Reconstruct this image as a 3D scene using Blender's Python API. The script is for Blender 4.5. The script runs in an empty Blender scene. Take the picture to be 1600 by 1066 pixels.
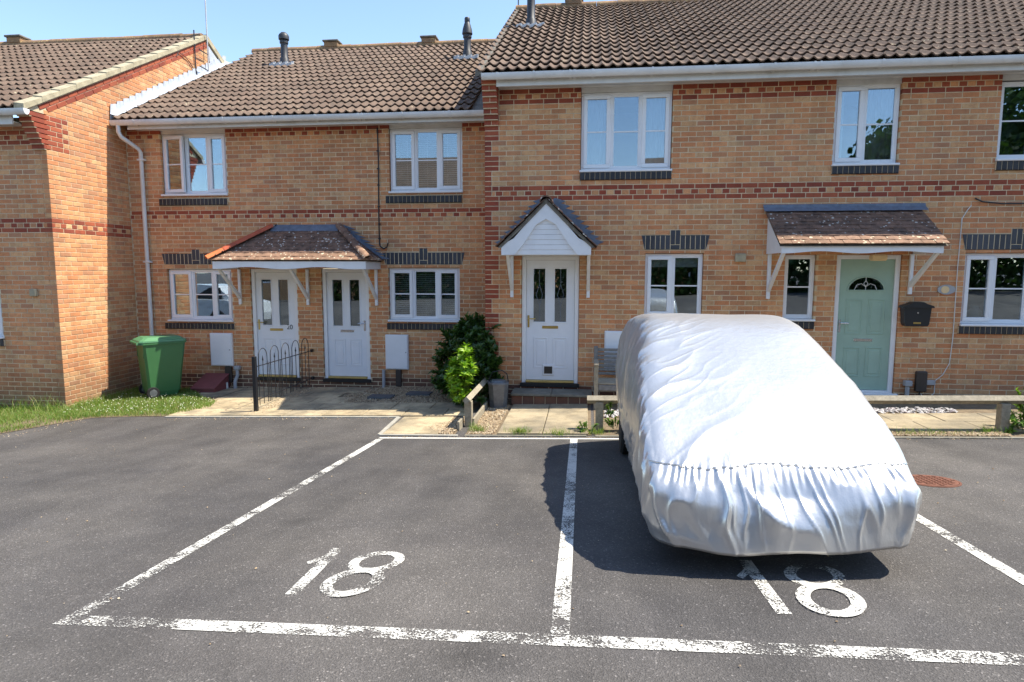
import bpy, math, random
import numpy as np
from mathutils import Vector, Matrix, noise
R_ = math.radians
rnd = random.Random(7)
scene = bpy.context.scene
COL = scene.collection

# ------------------------------------------------------------------ camera, sky, sun, exposure
CX, CY, CZ, YAW, PITCH, ROLL, FPX = 1.5691, -9.8577, 1.9448, -0.1156, -0.1095, 0.0018, 993.93
cd = bpy.data.cameras.new('camera'); cam = bpy.data.objects.new('camera', cd); COL.objects.link(cam)
cd.sensor_fit = 'HORIZONTAL'; cd.sensor_width = 36.0; cd.lens = 36.0 * FPX / 1600.0
cd.clip_start = 0.05; cd.clip_end = 2000
_f = Vector((math.sin(YAW) * math.cos(PITCH), math.cos(YAW) * math.cos(PITCH), math.sin(PITCH)))
_r = Vector((math.cos(YAW), -math.sin(YAW), 0)); _u = _r.cross(_f)
_r2 = _r * math.cos(ROLL) + _u * math.sin(ROLL); _u2 = -_r * math.sin(ROLL) + _u * math.cos(ROLL)
M3 = Matrix((_r2, _u2, -_f)).transposed()
cam.matrix_world = Matrix.Translation((CX, CY, CZ)) @ M3.to_4x4()
scene.camera = cam

SUN = Vector((0.602, 0.085, 1.0)).normalized()
world = bpy.data.worlds.new('World'); scene.world = world; world.use_nodes = True
wn = world.node_tree
bg = wn.nodes['Background']
sky = wn.nodes.new('ShaderNodeTexSky'); sky.sky_type = 'NISHITA'; sky.sun_disc = False
sky.sun_elevation = math.asin(SUN.z); sky.sun_rotation = math.atan2(SUN.x, SUN.y)
sky.air_density = 1.0; sky.dust_density = 0.25; sky.ozone_density = 1.6
wn.links.new(sky.outputs[0], bg.inputs[0]); bg.inputs[1].default_value = 0.12
sl = bpy.data.lights.new('sun', 'SUN'); sl.energy = 3.6; sl.angle = R_(0.5); sl.color = (1.0, 0.93, 0.80)
so = bpy.data.objects.new('sun', sl); COL.objects.link(so)
so.rotation_euler = SUN.to_track_quat('Z', 'Y').to_euler(); so.location = (20, 3, 30)
scene.view_settings.view_transform = 'Standard'; scene.view_settings.look = 'None'
scene.view_settings.gamma = 1.0; scene.view_settings.use_curve_mapping = False
scene.view_settings.exposure = 1.32

def project(p):
    d = Vector(p) - Vector((CX, CY, CZ)); D = d.dot(_f)
    if D < 0.1: return None
    return 800 + FPX * d.dot(_r2) / D, 533 - FPX * d.dot(_u2) / D, D
def px_size(p, L):
    q = project(p)
    if q is None or q[0] < -25 or q[0] > 1625 or q[1] < -25 or q[1] > 1090: return 0
    return L * FPX / q[2]

# ------------------------------------------------------------------ materials
MATS = {}
def newmat(name):
    m = bpy.data.materials.new(name); m.use_nodes = True
    nt = m.node_tree; b = nt.nodes['Principled BSDF']; MATS[name] = m
    return m, nt, b
def N(nt, t, **k):
    n = nt.nodes.new('ShaderNode' + t)
    for a, v in k.items():
        if a.startswith('i_'): n.inputs[a[2:].replace('_', ' ')].default_value = v
        else: setattr(n, a, v)
    return n
def L(nt, a, b): nt.links.new(a, b)
def ramp(nt, fac, stops, interp='LINEAR'):
    r = N(nt, 'ValToRGB'); cr = r.color_ramp; cr.interpolation = interp
    while len(cr.elements) > len(stops): cr.elements.remove(cr.elements[-1])
    while len(cr.elements) < len(stops): cr.elements.new(0.5)
    for e, (p, c) in zip(cr.elements, stops):
        e.position = p; e.color = (c[0], c[1], c[2], 1) if not isinstance(c, (int, float)) else (c, c, c, 1)
    L(nt, fac, r.inputs[0]); return r.outputs[0]
def pos(nt, scale=(1, 1, 1)):
    g = N(nt, 'NewGeometry'); m = N(nt, 'Mapping'); m.inputs['Scale'].default_value = scale
    L(nt, g.outputs['Position'], m.inputs[0]); return m.outputs[0]
def noise_(nt, vec, scale, detail=4, rough=0.6):
    n = N(nt, 'TexNoise'); n.inputs['Scale'].default_value = scale; n.inputs['Detail'].default_value = detail
    n.inputs['Roughness'].default_value = rough; L(nt, vec, n.inputs['Vector']); return n.outputs['Fac']
def mixc(nt, f, a, b, typ='MIX'):
    m = N(nt, 'Mix', data_type='RGBA', blend_type=typ)
    for s, v in ((m.inputs[0], f), (m.inputs[6], a), (m.inputs[7], b)):
        if isinstance(v, (int, float)): s.default_value = v
        elif isinstance(v, tuple): s.default_value = (v[0], v[1], v[2], 1)
        else: L(nt, v, s)
    return m.outputs[2]
def math_(nt, op, a, b=None, clamp=False):
    m = N(nt, 'Math', operation=op); m.use_clamp = clamp
    for s, v in ((m.inputs[0], a), (m.inputs[1], b)):
        if v is None: continue
        if isinstance(v, (int, float)): s.default_value = v
        else: L(nt, v, s)
    return m.outputs[0]
def bump(nt, b, h, strength=0.4, dist=0.01):
    n = N(nt, 'Bump'); n.inputs['Strength'].default_value = strength; n.inputs['Distance'].default_value = dist
    L(nt, h, n.inputs['Height']); L(nt, n.outputs[0], b.inputs['Normal'])
def tint(nt):
    a = N(nt, 'Attribute', attribute_name='tint'); o = N(nt, 'ObjectInfo')
    s = math_(nt, 'ADD', a.outputs['Fac'], o.outputs['Random'])
    return math_(nt, 'FRACT', s)
def brickmat(name, stops, mottle=0.5, rough=0.9, mot_col=(0.30, 0.17, 0.09)):
    m, nt, b = newmat(name); t = tint(nt)
    c = ramp(nt, t, stops, 'CONSTANT')
    p = pos(nt); n1 = noise_(nt, p, 13, 2); n2 = noise_(nt, p, 70, 4, 0.7); n3 = noise_(nt, p, 0.8, 3)
    f1 = ramp(nt, n1, [(0.50, 0.0), (0.56, 1.0)])
    c = mixc(nt, math_(nt, 'MULTIPLY', f1, mottle), c, mot_col)
    v = math_(nt, 'FRACT', math_(nt, 'MULTIPLY', t, 7.31))
    c = mixc(nt, 1.0, c, ramp(nt, v, [(0, 0.93), (1, 1.1)]), 'MULTIPLY')
    c = mixc(nt, 1.0, c, ramp(nt, n2, [(0.3, 0.80), (0.7, 1.14)]), 'MULTIPLY')
    c = mixc(nt, 1.0, c, ramp(nt, n3, [(0.3, 0.80), (0.7, 1.1)]), 'MULTIPLY')
    gg = N(nt, 'NewGeometry'); sz = N(nt, 'SeparateXYZ'); L(nt, gg.outputs['Position'], sz.inputs[0])
    splash = math_(nt, 'ADD', sz.outputs['Z'], math_(nt, 'MULTIPLY', noise_(nt, p, 2.2, 4, .7), .7))
    c = mixc(nt, ramp(nt, splash, [(0.30, .55), (0.72, 0.0)]), c, (.17, .11, .065))
    streak = noise_(nt, pos(nt, (3.2, 3.2, .22)), 1.6, 4, .65)
    c = mixc(nt, 1.0, c, ramp(nt, streak, [(0.34, 0.88), (0.52, 1.03)]), 'MULTIPLY')
    L(nt, c, b.inputs['Base Color']); b.inputs['Roughness'].default_value = rough
    bump(nt, b, n2, 0.6, 0.006)
    return m
brickmat('buff_brick', [(0, (.61, .285, .125)), (.2, (.58, .238, .10)), (.38, (.63, .348, .165)), (.55, (.53, .246, .115)), (.68, (.65, .297, .13)), (.82, (.48, .23, .12)), (.91, (.61, .368, .185))], 0.38, mot_col=(.46, .195, .09))
brickmat('red_brick', [(0, (.34, .078, .036)), (.35, (.30, .062, .03)), (.6, (.38, .095, .042)), (.85, (.25, .055, .03))], 0.15, mot_col=(.2, .06, .04))
brickmat('plinth_brick', [(0, (.16, .045, .03)), (.5, (.12, .035, .025)), (.8, (.2, .06, .035))], 0.3, mot_col=(.1, .05, .04))
brickmat('blue_brick', [(0, (.040, .044, .055)), (.5, (.050, .054, .066)), (.8, (.034, .037, .045))], 0.2, 0.5, mot_col=(.06, .06, .07))
brickmat('sill_brick', [(0, (.018, .019, .024)), (.5, (.026, .027, .032)), (.8, (.014, .015, .018))], 0.2, 0.5, mot_col=(.03, .03, .035))

def simple(name, col, rough=0.6, metal=0.0, var=0.12, scale=6, bmp=0.0, bscale=60, dirt=None, dirtf=(0.55, 0.75), spec=None):
    m, nt, b = newmat(name); p = pos(nt); n = noise_(nt, p, scale, 5)
    c = mixc(nt, 1.0, tuple(col), ramp(nt, n, [(0.3, 1 - var), (0.7, 1 + var)]), 'MULTIPLY')
    if dirt:
        n4 = noise_(nt, p, 2.3, 6, 0.7)
        c = mixc(nt, math_(nt, 'MULTIPLY', ramp(nt, n4, [(dirtf[0], 0.0), (dirtf[1], 1.0)]), dirt[3]), c, dirt[:3])
    L(nt, c, b.inputs['Base Color']); b.inputs['Roughness'].default_value = rough; b.inputs['Metallic'].default_value = metal
    if spec is not None: b.inputs['Specular IOR Level'].default_value = spec
    if bmp: bump(nt, b, noise_(nt, p, bscale, 4, 0.7), bmp, 0.01)
    return m
simple('mortar', (.66, .53, .345), 0.95, var=.2, scale=5, bmp=.8, bscale=150, dirt=(.42, .33, .21, .5))
simple('upvc', (.78, .79, .80), 0.28, var=.03)
simple('upvc_dull', (.66, .66, .63), 0.45, var=.06, dirt=(.30, .28, .22, .45), dirtf=(.52, .8))
def stain_board():
    m = MATS['upvc_dull']; nt = m.node_tree; b = nt.nodes['Principled BSDF']; src = b.inputs['Base Color'].links[0].from_socket
    g = N(nt, 'NewGeometry'); mp = N(nt, 'Mapping'); mp.inputs['Location'].default_value = (-1.85 * 1.6, .3, -4.80 * 9); mp.inputs['Scale'].default_value = (1.6, 1, 9); L(nt, g.outputs['Position'], mp.inputs[0])
    ln = N(nt, 'VectorMath', operation='LENGTH'); L(nt, mp.outputs[0], ln.inputs[0]); n = noise_(nt, pos(nt, (1, 1, 4)), 9, 5, .7)
    k = math_(nt, 'ADD', ln.outputs['Value'], math_(nt, 'MULTIPLY', n, 1.6)); f = ramp(nt, k, [(0.0, 1), (.99, 1), (1.0, 1)])
    f = math_(nt, 'MULTIPLY', math_(nt, 'SUBTRACT', 1.75, k, True), .75, True)
    L(nt, mixc(nt, f, src, (.09, .075, .055)), b.inputs['Base Color'])
stain_board()
simple('gutter_white', (.70, .70, .68), 0.35, var=.06, scale=3, dirt=(.36, .34, .28, .5), dirtf=(.5, .8))
simple('timber_white', (.74, .75, .76), 0.5, var=.05)
simple('door_white', (.74, .76, .79), 0.35, var=.03)
simple('door_green', (.315, .455, .37), 0.42, var=.06, bmp=.15, bscale=40)
simple('brass', (.55, .40, .14), 0.35, 1.0)
simple('gold_sill', (.58, .43, .16), 0.45, 0.6)
simple('chrome', (.6, .6, .62), 0.25, 1.0)
simple('black_iron', (.012, .012, .014), 0.45, var=.2)
simple('black_plastic', (.015, .016, .018), 0.4, var=.1)
simple('brown_plastic', (.045, .035, .03), 0.5)
simple('grey_plastic', (.34, .35, .36), 0.5)
simple('flue_grey', (.030, .031, .036), 0.5, var=.25)
simple('lead', (.125, .15, .195), 0.55, 0.0, var=.25, scale=12, bmp=.2)
simple('lead_light', (.50, .54, .60), 0.42, 0.1, var=.18, scale=10, bmp=.25, bscale=25, dirt=(.28, .3, .33, .7))
simple('lead_pale', (.5, .5, .5), 0.5, 0.2, var=.2)
simple('verge_mortar', (.40, .35, .235), 0.95, var=.25, scale=9, bmp=.6, dirt=(.2, .19, .12, .6))
simple('galv', (.16, .17, .18), 0.5, 0.5, var=.25, scale=15)
simple('tyre', (.012, .012, .012), 0.85)
simple('dark_under', (.006, .006, .007), 0.9)
simple('concrete', (.36, .33, .27), 0.9, var=.18, bmp=.4, dirt=(.2, .18, .14, .5))
simple('step_slab', (.20, .185, .15), 0.9, var=.25, scale=8, bmp=.4, dirt=(.09, .085, .06, .7), dirtf=(.45, .7))
simple('kerb', (.34, .32, .27), 0.9, var=.2, scale=9, bmp=.4)
simple('room', (.30, .27, .23), 0.9)
simple('curtain', (.66, .67, .66), 0.85, var=.05)
simple('curtain_warm', (.50, .45, .38), 0.85, var=.08)
simple('blind', (.85, .83, .78), 0.5)
simple('ceramic', (.5, .5, .48), 0.3)
simple('leaf_stem', (.10, .12, .04), 0.7)
simple('wood_grey', (.30, .26, .19), 0.85, var=.25, scale=25, bmp=.4, bscale=90, dirt=(.15, .13, .09, .7))
simple('bench_grey', (.19, .185, .175), 0.8, var=.25, scale=22, bmp=.3, bscale=90)
simple('slate_grey', (.075, .08, .085), 0.7, var=.25, scale=9, bmp=.3)
simple('bin_green', (.050, .165, .058), 0.42, var=.05, bmp=.08, bscale=200)
simple('bin_lid_green', (.09, .24, .11), 0.40, var=.05)
simple('rust', (.15, .055, .03), 0.85, var=.3, scale=30, bmp=.8, bscale=60)
simple('smooth_brown_panel', (.20, .055, .055), 0.6, var=.12, bmp=.1)
simple('ridge_red', (.42, .085, .035), 0.7, var=.18)
simple('ridge_orange', (.62, .17, .05), 0.7, var=.15)
simple('straw', (.40, .32, .17), 0.9, var=.25)
simple('soil', (.17, .125, .075), 0.95, var=.35, scale=12, bmp=.8)
simple('car_white', (.7, .7, .7), 0.25)
simple('car_glass', (.02, .025, .03), 0.08)
simple('bark', (.10, .075, .05), 0.95, var=.3, scale=12, bmp=.7)
simple('amber', (.75, .55, .3), 0.4)

def tilemat(name, base, base2, dark, lichen, lf, sc=26, up=False):
    m, nt, b = newmat(name); t = tint(nt); p = pos(nt)
    c = mixc(nt, t, base, base2)
    n0 = noise_(nt, p, 1.1, 4); n1 = noise_(nt, p, 7, 5, 0.75); n2 = noise_(nt, p, 60, 3, 0.7)
    c = mixc(nt, ramp(nt, n1, [(0.46, 0.0), (0.68, 0.8)]), c, dark)
    c = mixc(nt, 1.0, c, ramp(nt, n0, [(0.3, 0.82), (0.7, 1.12)]), 'MULTIPLY')
    c = mixc(nt, 1.0, c, ramp(nt, n2, [(0.3, 0.75), (0.7, 1.22)]), 'MULTIPLY')
    v = N(nt, 'TexVoronoi'); v.inputs['Scale'].default_value = sc; v.inputs['Randomness'].default_value = 1.0; L(nt, p, v.inputs['Vector'])
    n5 = noise_(nt, p, 3.5, 3)
    sp = math_(nt, 'ADD', v.outputs['Distance'], math_(nt, 'MULTIPLY', n5, 0.95))
    f = ramp(nt, sp, [(lf, 1.0), (lf + 0.06, 0.0)])
    c = mixc(nt, math_(nt, 'MULTIPLY', f, 0.9), c, lichen)
    L(nt, c, b.inputs['Base Color']); b.inputs['Roughness'].default_value = 0.92
    bump(nt, b, n2, 0.5, 0.005)
    return m
tilemat('pantile', (.136, .088, .062), (.182, .123, .087), (.085, .068, .052), (.40, .37, .24), 0.50, 15)
tilemat('ridge_tile', (.27, .16, .09), (.34, .20, .10), (.13, .10, .06), (.50, .38, .16), 0.62, 20)
tilemat('plain_tile', (.17, .10, .068), (.24, .135, .09), (.022, .019, .018), (.60, .58, .52), 0.62, 15)
tilemat('plain_tile_sunlit', (.27, .155, .095), (.34, .20, .13), (.17, .10, .06), (.66, .58, .40), 0.66, 15)  # brighter copy of the plain tile: sunlight on the lowest canopy rows, painted in
tilemat('old_cement', (.18, .16, .13), (.2, .18, .14), (.06, .055, .05), (.4, .38, .3), 0.5, 30)

def glassmat():
    m, nt, b = newmat('glass'); nt.nodes.remove(b)
    g = N(nt, 'BsdfGlossy'); g.inputs['Roughness'].default_value = 0.0; g.inputs['Color'].default_value = (.74, .85, .95, 1)
    t = N(nt, 'BsdfTransparent'); t.inputs['Color'].default_value = (.86, .9, .9, 1)
    f = N(nt, 'Fresnel'); f.inputs['IOR'].default_value = 1.75
    k = math_(nt, 'ADD', math_(nt, 'MULTIPLY', f.outputs[0], 1.7), 0.09, True)
    n = N(nt, 'Bump'); n.inputs['Strength'].default_value = .02; n.inputs['Distance'].default_value = .02
    L(nt, noise_(nt, pos(nt), 1.8, 1), n.inputs['Height']); L(nt, n.outputs[0], g.inputs['Normal'])
    x = N(nt, 'MixShader'); L(nt, k, x.inputs[0]); L(nt, t.outputs[0], x.inputs[1]); L(nt, g.outputs[0], x.inputs[2])
    L(nt, x.outputs[0], nt.nodes['Material Output'].inputs[0])
glassmat()

def asphalt():
    m, nt, b = newmat('asphalt'); p = pos(nt)
    n1 = noise_(nt, p, 0.55, 5); n2 = noise_(nt, p, 3.0, 4); n3 = noise_(nt, p, 120, 2, 0.7)
    v = N(nt, 'TexVoronoi'); v.inputs['Scale'].default_value = 130; L(nt, p, v.inputs['Vector'])
    vc = N(nt, 'SeparateColor'); L(nt, v.outputs['Color'], vc.inputs[0])
    c = mixc(nt, ramp(nt, n1, [(0.35, 0.0), (0.65, 1.0)]), (.070, .065, .063), (.110, .100, .091))
    n9 = noise_(nt, pos(nt, (1.6, .35, 1)), 1.1, 3)
    c = mixc(nt, 1.0, c, ramp(nt, n9, [(0.35, 0.86), (0.6, 1.08)]), 'MULTIPLY')
    v2 = N(nt, 'TexVoronoi'); v2.inputs['Scale'].default_value = .9; L(nt, p, v2.inputs['Vector'])
    st = math_(nt, 'ADD', v2.outputs['Distance'], math_(nt, 'MULTIPLY', n2, .25))
    c = mixc(nt, 1.0, c, ramp(nt, st, [(0.17, 0.74), (0.30, 1.0)]), 'MULTIPLY')
    c = mixc(nt, 1.0, c, ramp(nt, n2, [(0.3, 0.88), (0.7, 1.12)]), 'MULTIPLY')
    c = mixc(nt, 1.0, c, ramp(nt, vc.outputs[0], [(0.0, 0.80), (0.8, 1.04), (0.965, 1.3), (1.0, 2.4)]), 'MULTIPLY')
    c = mixc(nt, 1.0, c, ramp(nt, n3, [(0.3, 0.82), (0.7, 1.18)]), 'MULTIPLY')
    L(nt, c, b.inputs['Base Color']); b.inputs['Roughness'].default_value = 0.85
    b.inputs['Specular IOR Level'].default_value = 0.3
    bump(nt, b, math_(nt, 'ADD', v.outputs['Distance'], n3), 0.7, 0.006)
asphalt()
def paint():
    m, nt, b = newmat('worn_paint'); p = pos(nt)
    n1 = noise_(nt, p, 85, 3, 0.8); n2 = noise_(nt, p, 1.6, 2); n3 = noise_(nt, p, 9, 2)
    k = math_(nt, 'ADD', math_(nt, 'ADD', n1, math_(nt, 'MULTIPLY', n2, .62)), math_(nt, 'MULTIPLY', n3, .48))
    a = N(nt, 'Attribute', attribute_name='wear'); k = math_(nt, 'SUBTRACT', k, a.outputs['Fac'])
    al = ramp(nt, k, [(0.955, 0.0), (1.0, 1.0)])
    c = mixc(nt, noise_(nt, p, 30, 3), (.52, .50, .45), (.74, .72, .66))
    L(nt, c, b.inputs['Base Color']); b.inputs['Roughness'].default_value = 0.7
    L(nt, al, b.inputs['Alpha'])
paint()
def slabmat(name, a, c2, seed):
    m, nt, b = newmat(name); t = tint(nt); p = pos(nt)
    c = mixc(nt, t, a, c2); n1 = noise_(nt, p, 4, 5, .7); n2 = noise_(nt, p, 80, 3, .7); n3 = noise_(nt, p, 1.3, 3)
    c = mixc(nt, ramp(nt, n1, [(0.45, 0.0), (0.66, .85)]), c, (.21, .165, .10))
    c = mixc(nt, ramp(nt, n3, [(0.45, 0.0), (0.68, .8)]), c, (.13, .115, .085))
    c = mixc(nt, 1.0, c, ramp(nt, n2, [(0.3, 0.8), (0.7, 1.2)]), 'MULTIPLY')
    L(nt, c, b.inputs['Base Color']); b.inputs['Roughness'].default_value = 0.9; bump(nt, b, n2, .5, .006)
slabmat('sand_slab', (.42, .33, .20), (.50, .40, .25), 0)
slabmat('grey_slab', (.34, .275, .175), (.42, .34, .22), 0)

def leafmat(name, cols, trans=0.35, rough=0.35):
    m, nt, b = newmat(name); a = N(nt, 'Attribute', attribute_name='tint'); o = N(nt, 'ObjectInfo')
    t = math_(nt, 'FRACT', math_(nt, 'ADD', a.outputs['Fac'], o.outputs['Random']))
    c = ramp(nt, t, [(i / (len(cols) - 1), k) for i, k in enumerate(cols)])
    L(nt, c, b.inputs['Base Color']); b.inputs['Roughness'].default_value = rough
    tr = N(nt, 'BsdfTranslucent'); c2 = mixc(nt, 1.0, c, (1.5, 1.7, .7), 'MULTIPLY'); L(nt, c2, tr.inputs['Color'])
    x = N(nt, 'MixShader'); x.inputs[0].default_value = trans
    L(nt, b.outputs[0], x.inputs[1]); L(nt, tr.outputs[0], x.inputs[2]); L(nt, x.outputs[0], nt.nodes['Material Output'].inputs[0])
leafmat('laurel_dark', [(.028, .065, .018), (.045, .095, .022), (.075, .14, .03)])
leafmat('laurel_sunlit', [(.13, .25, .018), (.22, .38, .03), (.34, .48, .06)])  # front laurel shoots: the sun on them is put into brighter leaf colours
leafmat('grass', [(.085, .17, .022), (.13, .24, .03), (.20, .27, .05), (.34, .30, .13)], .35, .6)
leafmat('weed', [(.06, .13, .02), (.12, .22, .03), (.2, .28, .06)], .35, .5)
leafmat('tree_leaf', [(.018, .04, .010), (.035, .07, .015), (.05, .10, .02)], .25, .6)
leafmat('petal', [(.7, .7, .62), (.8, .8, .75)], .3, .6)
leafmat('gravel', [(.20, .13, .07), (.36, .26, .15), (.48, .37, .23), (.28, .2, .13), (.55, .47, .33)], .0, .85)
leafmat('pale_stone', [(.30, .28, .27), (.45, .42, .40), (.55, .52, .49), (.25, .2, .2)], .0, .8)

def covermat():
    m, nt, b = newmat('silver_fabric'); p = pos(nt); n = noise_(nt, p, 2.2, 5, .6); n2 = noise_(nt, p, 9, 4, .6)
    n3 = noise_(nt, pos(nt, (5, 5, 1.2)), 3.2, 4, .55)
    c = mixc(nt, n, (.60, .595, .585), (.68, .675, .66))
    L(nt, c, b.inputs['Base Color']); b.inputs['Metallic'].default_value = 0.74; b.inputs['Roughness'].default_value = 0.34
    h = math_(nt, 'ADD', n2, math_(nt, 'MULTIPLY', n3, 1.6)); bump(nt, b, h, .10, .02)
covermat()

# ------------------------------------------------------------------ mesh helpers
class MB:
    def __init__(s): s.v = []; s.f = []; s.m = []; s.t = []; s.mats = []
    def mi(s, mat):
        if mat not in s.mats: s.mats.append(mat)
        return s.mats.index(mat)
    def add(s, vs, fs, mat, t=0.0, M=None):
        o = len(s.v); k = s.mi(mat)
        s.v += [tuple(M @ Vector(v)) for v in vs] if M is not None else [tuple(v) for v in vs]
        for f in fs: s.f.append(tuple(i + o for i in f)); s.m.append(k); s.t.append(t)
        return s
    def box(s, a, b, mat, t=0.0, M=None):
        x0, x1 = sorted((a[0], b[0])); y0, y1 = sorted((a[1], b[1])); z0, z1 = sorted((a[2], b[2]))
        vs = [(x0, y0, z0), (x1, y0, z0), (x1, y1, z0), (x0, y1, z0), (x0, y0, z1), (x1, y0, z1), (x1, y1, z1), (x0, y1, z1)]
        return s.add(vs, [(0, 3, 2, 1), (4, 5, 6, 7), (0, 1, 5, 4), (1, 2, 6, 5), (2, 3, 7, 6), (3, 0, 4, 7)], mat, t, M)
    def bbox(s, a, b, mat, c=0.004, t=0.0, M=None):   # box with chamfered long edges (all edges)
        x0, x1 = sorted((a[0], b[0])); y0, y1 = sorted((a[1], b[1])); z0, z1 = sorted((a[2], b[2]))
        c = min(c, (x1 - x0) * .4, (y1 - y0) * .4, (z1 - z0) * .4)
        vs = []
        for X, sx in ((x0, 1), (x1, -1)):
            for Y, sy in ((y0, 1), (y1, -1)):
                for Z, sz in ((z0, 1), (z1, -1)):
                    vs += [(X, Y + sy * c, Z + sz * c), (X + sx * c, Y, Z + sz * c), (X + sx * c, Y + sy * c, Z)]
        def I(x, y, z, k): return (x * 4 + y * 2 + z) * 3 + k
        F = []
        F.append([I(0, 0, 0, 0), I(0, 0, 1, 0), I(0, 1, 1, 0), I(0, 1, 0, 0)]); F.append([I(1, 0, 0, 0), I(1, 1, 0, 0), I(1, 1, 1, 0), I(1, 0, 1, 0)])
        F.append([I(0, 0, 0, 1), I(1, 0, 0, 1), I(1, 0, 1, 1), I(0, 0, 1, 1)]); F.append([I(0, 1, 0, 1), I(0, 1, 1, 1), I(1, 1, 1, 1), I(1, 1, 0, 1)])
        F.append([I(0, 0, 0, 2), I(0, 1, 0, 2), I(1, 1, 0, 2), I(1, 0, 0, 2)]); F.append([I(0, 0, 1, 2), I(1, 0, 1, 2), I(1, 1, 1, 2), I(0, 1, 1, 2)])
        for z in (0, 1):
            for y in (0, 1): F.append([I(0, y, z, 1), I(1, y, z, 1), I(1, y, z, 2), I(0, y, z, 2)])
            for x in (0, 1): F.append([I(x, 0, z, 0), I(x, 1, z, 0), I(x, 1, z, 2), I(x, 0, z, 2)])
        for x in (0, 1):
            for y in (0, 1): F.append([I(x, y, 0, 0), I(x, y, 1, 0), I(x, y, 1, 1), I(x, y, 0, 1)])
        for x in (0, 1):
            for y in (0, 1):
                for z in (0, 1): F.append([I(x, y, z, 0), I(x, y, z, 1), I(x, y, z, 2)])
        return s.add(vs, F, mat, t, M)
    def tube(s, pts, r, mat, n=8, t=0.0, M=None, caps=True):
        pts = [Vector(p) for p in pts]; rs = r if isinstance(r, (list, tuple)) else [r] * len(pts)
        vs = []; up = Vector((0, 0, 1)); prev = None
        for i, p in enumerate(pts):
            d = (pts[min(i + 1, len(pts) - 1)] - pts[max(i - 1, 0)]).normalized()
            if prev is None:
                a = d.cross(up); a = a if a.length > 1e-3 else d.cross(Vector((1, 0, 0)))
            else: a = prev - d * prev.dot(d)
            a.normalize(); prev = a; b = d.cross(a)
            for k in range(n):
                g = 2 * math.pi * k / n; vs.append(p + (a * math.cos(g) + b * math.sin(g)) * rs[i])
        fs = [(i * n + k, i * n + (k + 1) % n, (i + 1) * n + (k + 1) % n, (i + 1) * n + k) for i in range(len(pts) - 1) for k in range(n)]
        if caps: fs += [tuple(range(n))[::-1], tuple((len(pts) - 1) * n + k for k in range(n))]
        return s.add(vs, fs, mat, t, M)
    def lathe(s, prof, mat, c=(0, 0, 0), n=20, t=0.0, M=None):
        vs = [(c[0] + r * math.cos(2 * math.pi * k / n), c[1] + r * math.sin(2 * math.pi * k / n), c[2] + z) for r, z in prof for k in range(n)]
        fs = [(i * n + k, i * n + (k + 1) % n, (i + 1) * n + (k + 1) % n, (i + 1) * n + k) for i in range(len(prof) - 1) for k in range(n)]
        fs += [tuple(range(n))[::-1], tuple((len(prof) - 1) * n + k for k in range(n))]
        return s.add(vs, fs, mat, t, M)
    def prism(s, poly, y0, y1, mat, t=0.0, M=None, axis='y'):
        n = len(poly)
        if axis == 'y': vs = [(p[0], y0, p[1]) for p in poly] + [(p[0], y1, p[1]) for p in poly]
        elif axis == 'x': vs = [(y0, p[0], p[1]) for p in poly] + [(y1, p[0], p[1]) for p in poly]
        else: vs = [(p[0], p[1], y0) for p in poly] + [(p[0], p[1], y1) for p in poly]
        fs = [tuple(range(n)), tuple(range(n, 2 * n))[::-1]] + [(i, (i + 1) % n, n + (i + 1) % n, n + i) for i in range(n)]
        return s.add(vs, fs, mat, t, M)
    def mesh(s, name, smooth=False):
        me = bpy.data.meshes.new(name); me.from_pydata(s.v, [], s.f)
        for m in s.mats: me.materials.append(MATS[m])
        me.polygons.foreach_set('material_index', s.m)
        a = me.attributes.new('tint', 'FLOAT', 'FACE'); a.data.foreach_set('value', s.t)
        if smooth: me.polygons.foreach_set('use_smooth', [True] * len(s.f))
        me.validate(); me.update(); return me
    def build(s, name, parent=None, smooth=False, fixn=True, **props):
        me = s.mesh(name, smooth)
        if fixn and len(s.f) < 60000:
            import bmesh
            bm = bmesh.new(); bm.from_mesh(me); bmesh.ops.recalc_face_normals(bm, faces=bm.faces); bm.to_mesh(me); bm.free()
        return link(name, me, parent, **props)
WORLD = {}
def link(name, me, parent=None, loc=None, rot=None, scale=None, **props):
    o = bpy.data.objects.new(name, me); COL.objects.link(o)
    if loc is not None: o.location = loc
    if rot is not None: o.rotation_euler = rot
    if scale is not None: o.scale = scale
    if parent is not None:
        o.parent = parent
        if parent.name in WORLD: o.matrix_parent_inverse = Matrix.Translation(-Vector(WORLD[parent.name]))
    for k, v in props.items():
        if v is not None: o[k] = v
    return o
def thing(name, label, cat, loc=(0, 0, 0), group=None):
    e = bpy.data.objects.new(name, None); COL.objects.link(e); e.location = loc; e.empty_display_size = .2
    WORLD[e.name] = tuple(loc); e['label'] = label; e['category'] = cat
    if group: e['group'] = group
    return e
def smooth_by_angle(o, ang=40):
    me = o.data; me.polygons.foreach_set('use_smooth', [True] * len(me.polygons))
    try: me.set_sharp_from_angle(angle=R_(ang))
    except Exception: pass

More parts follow.
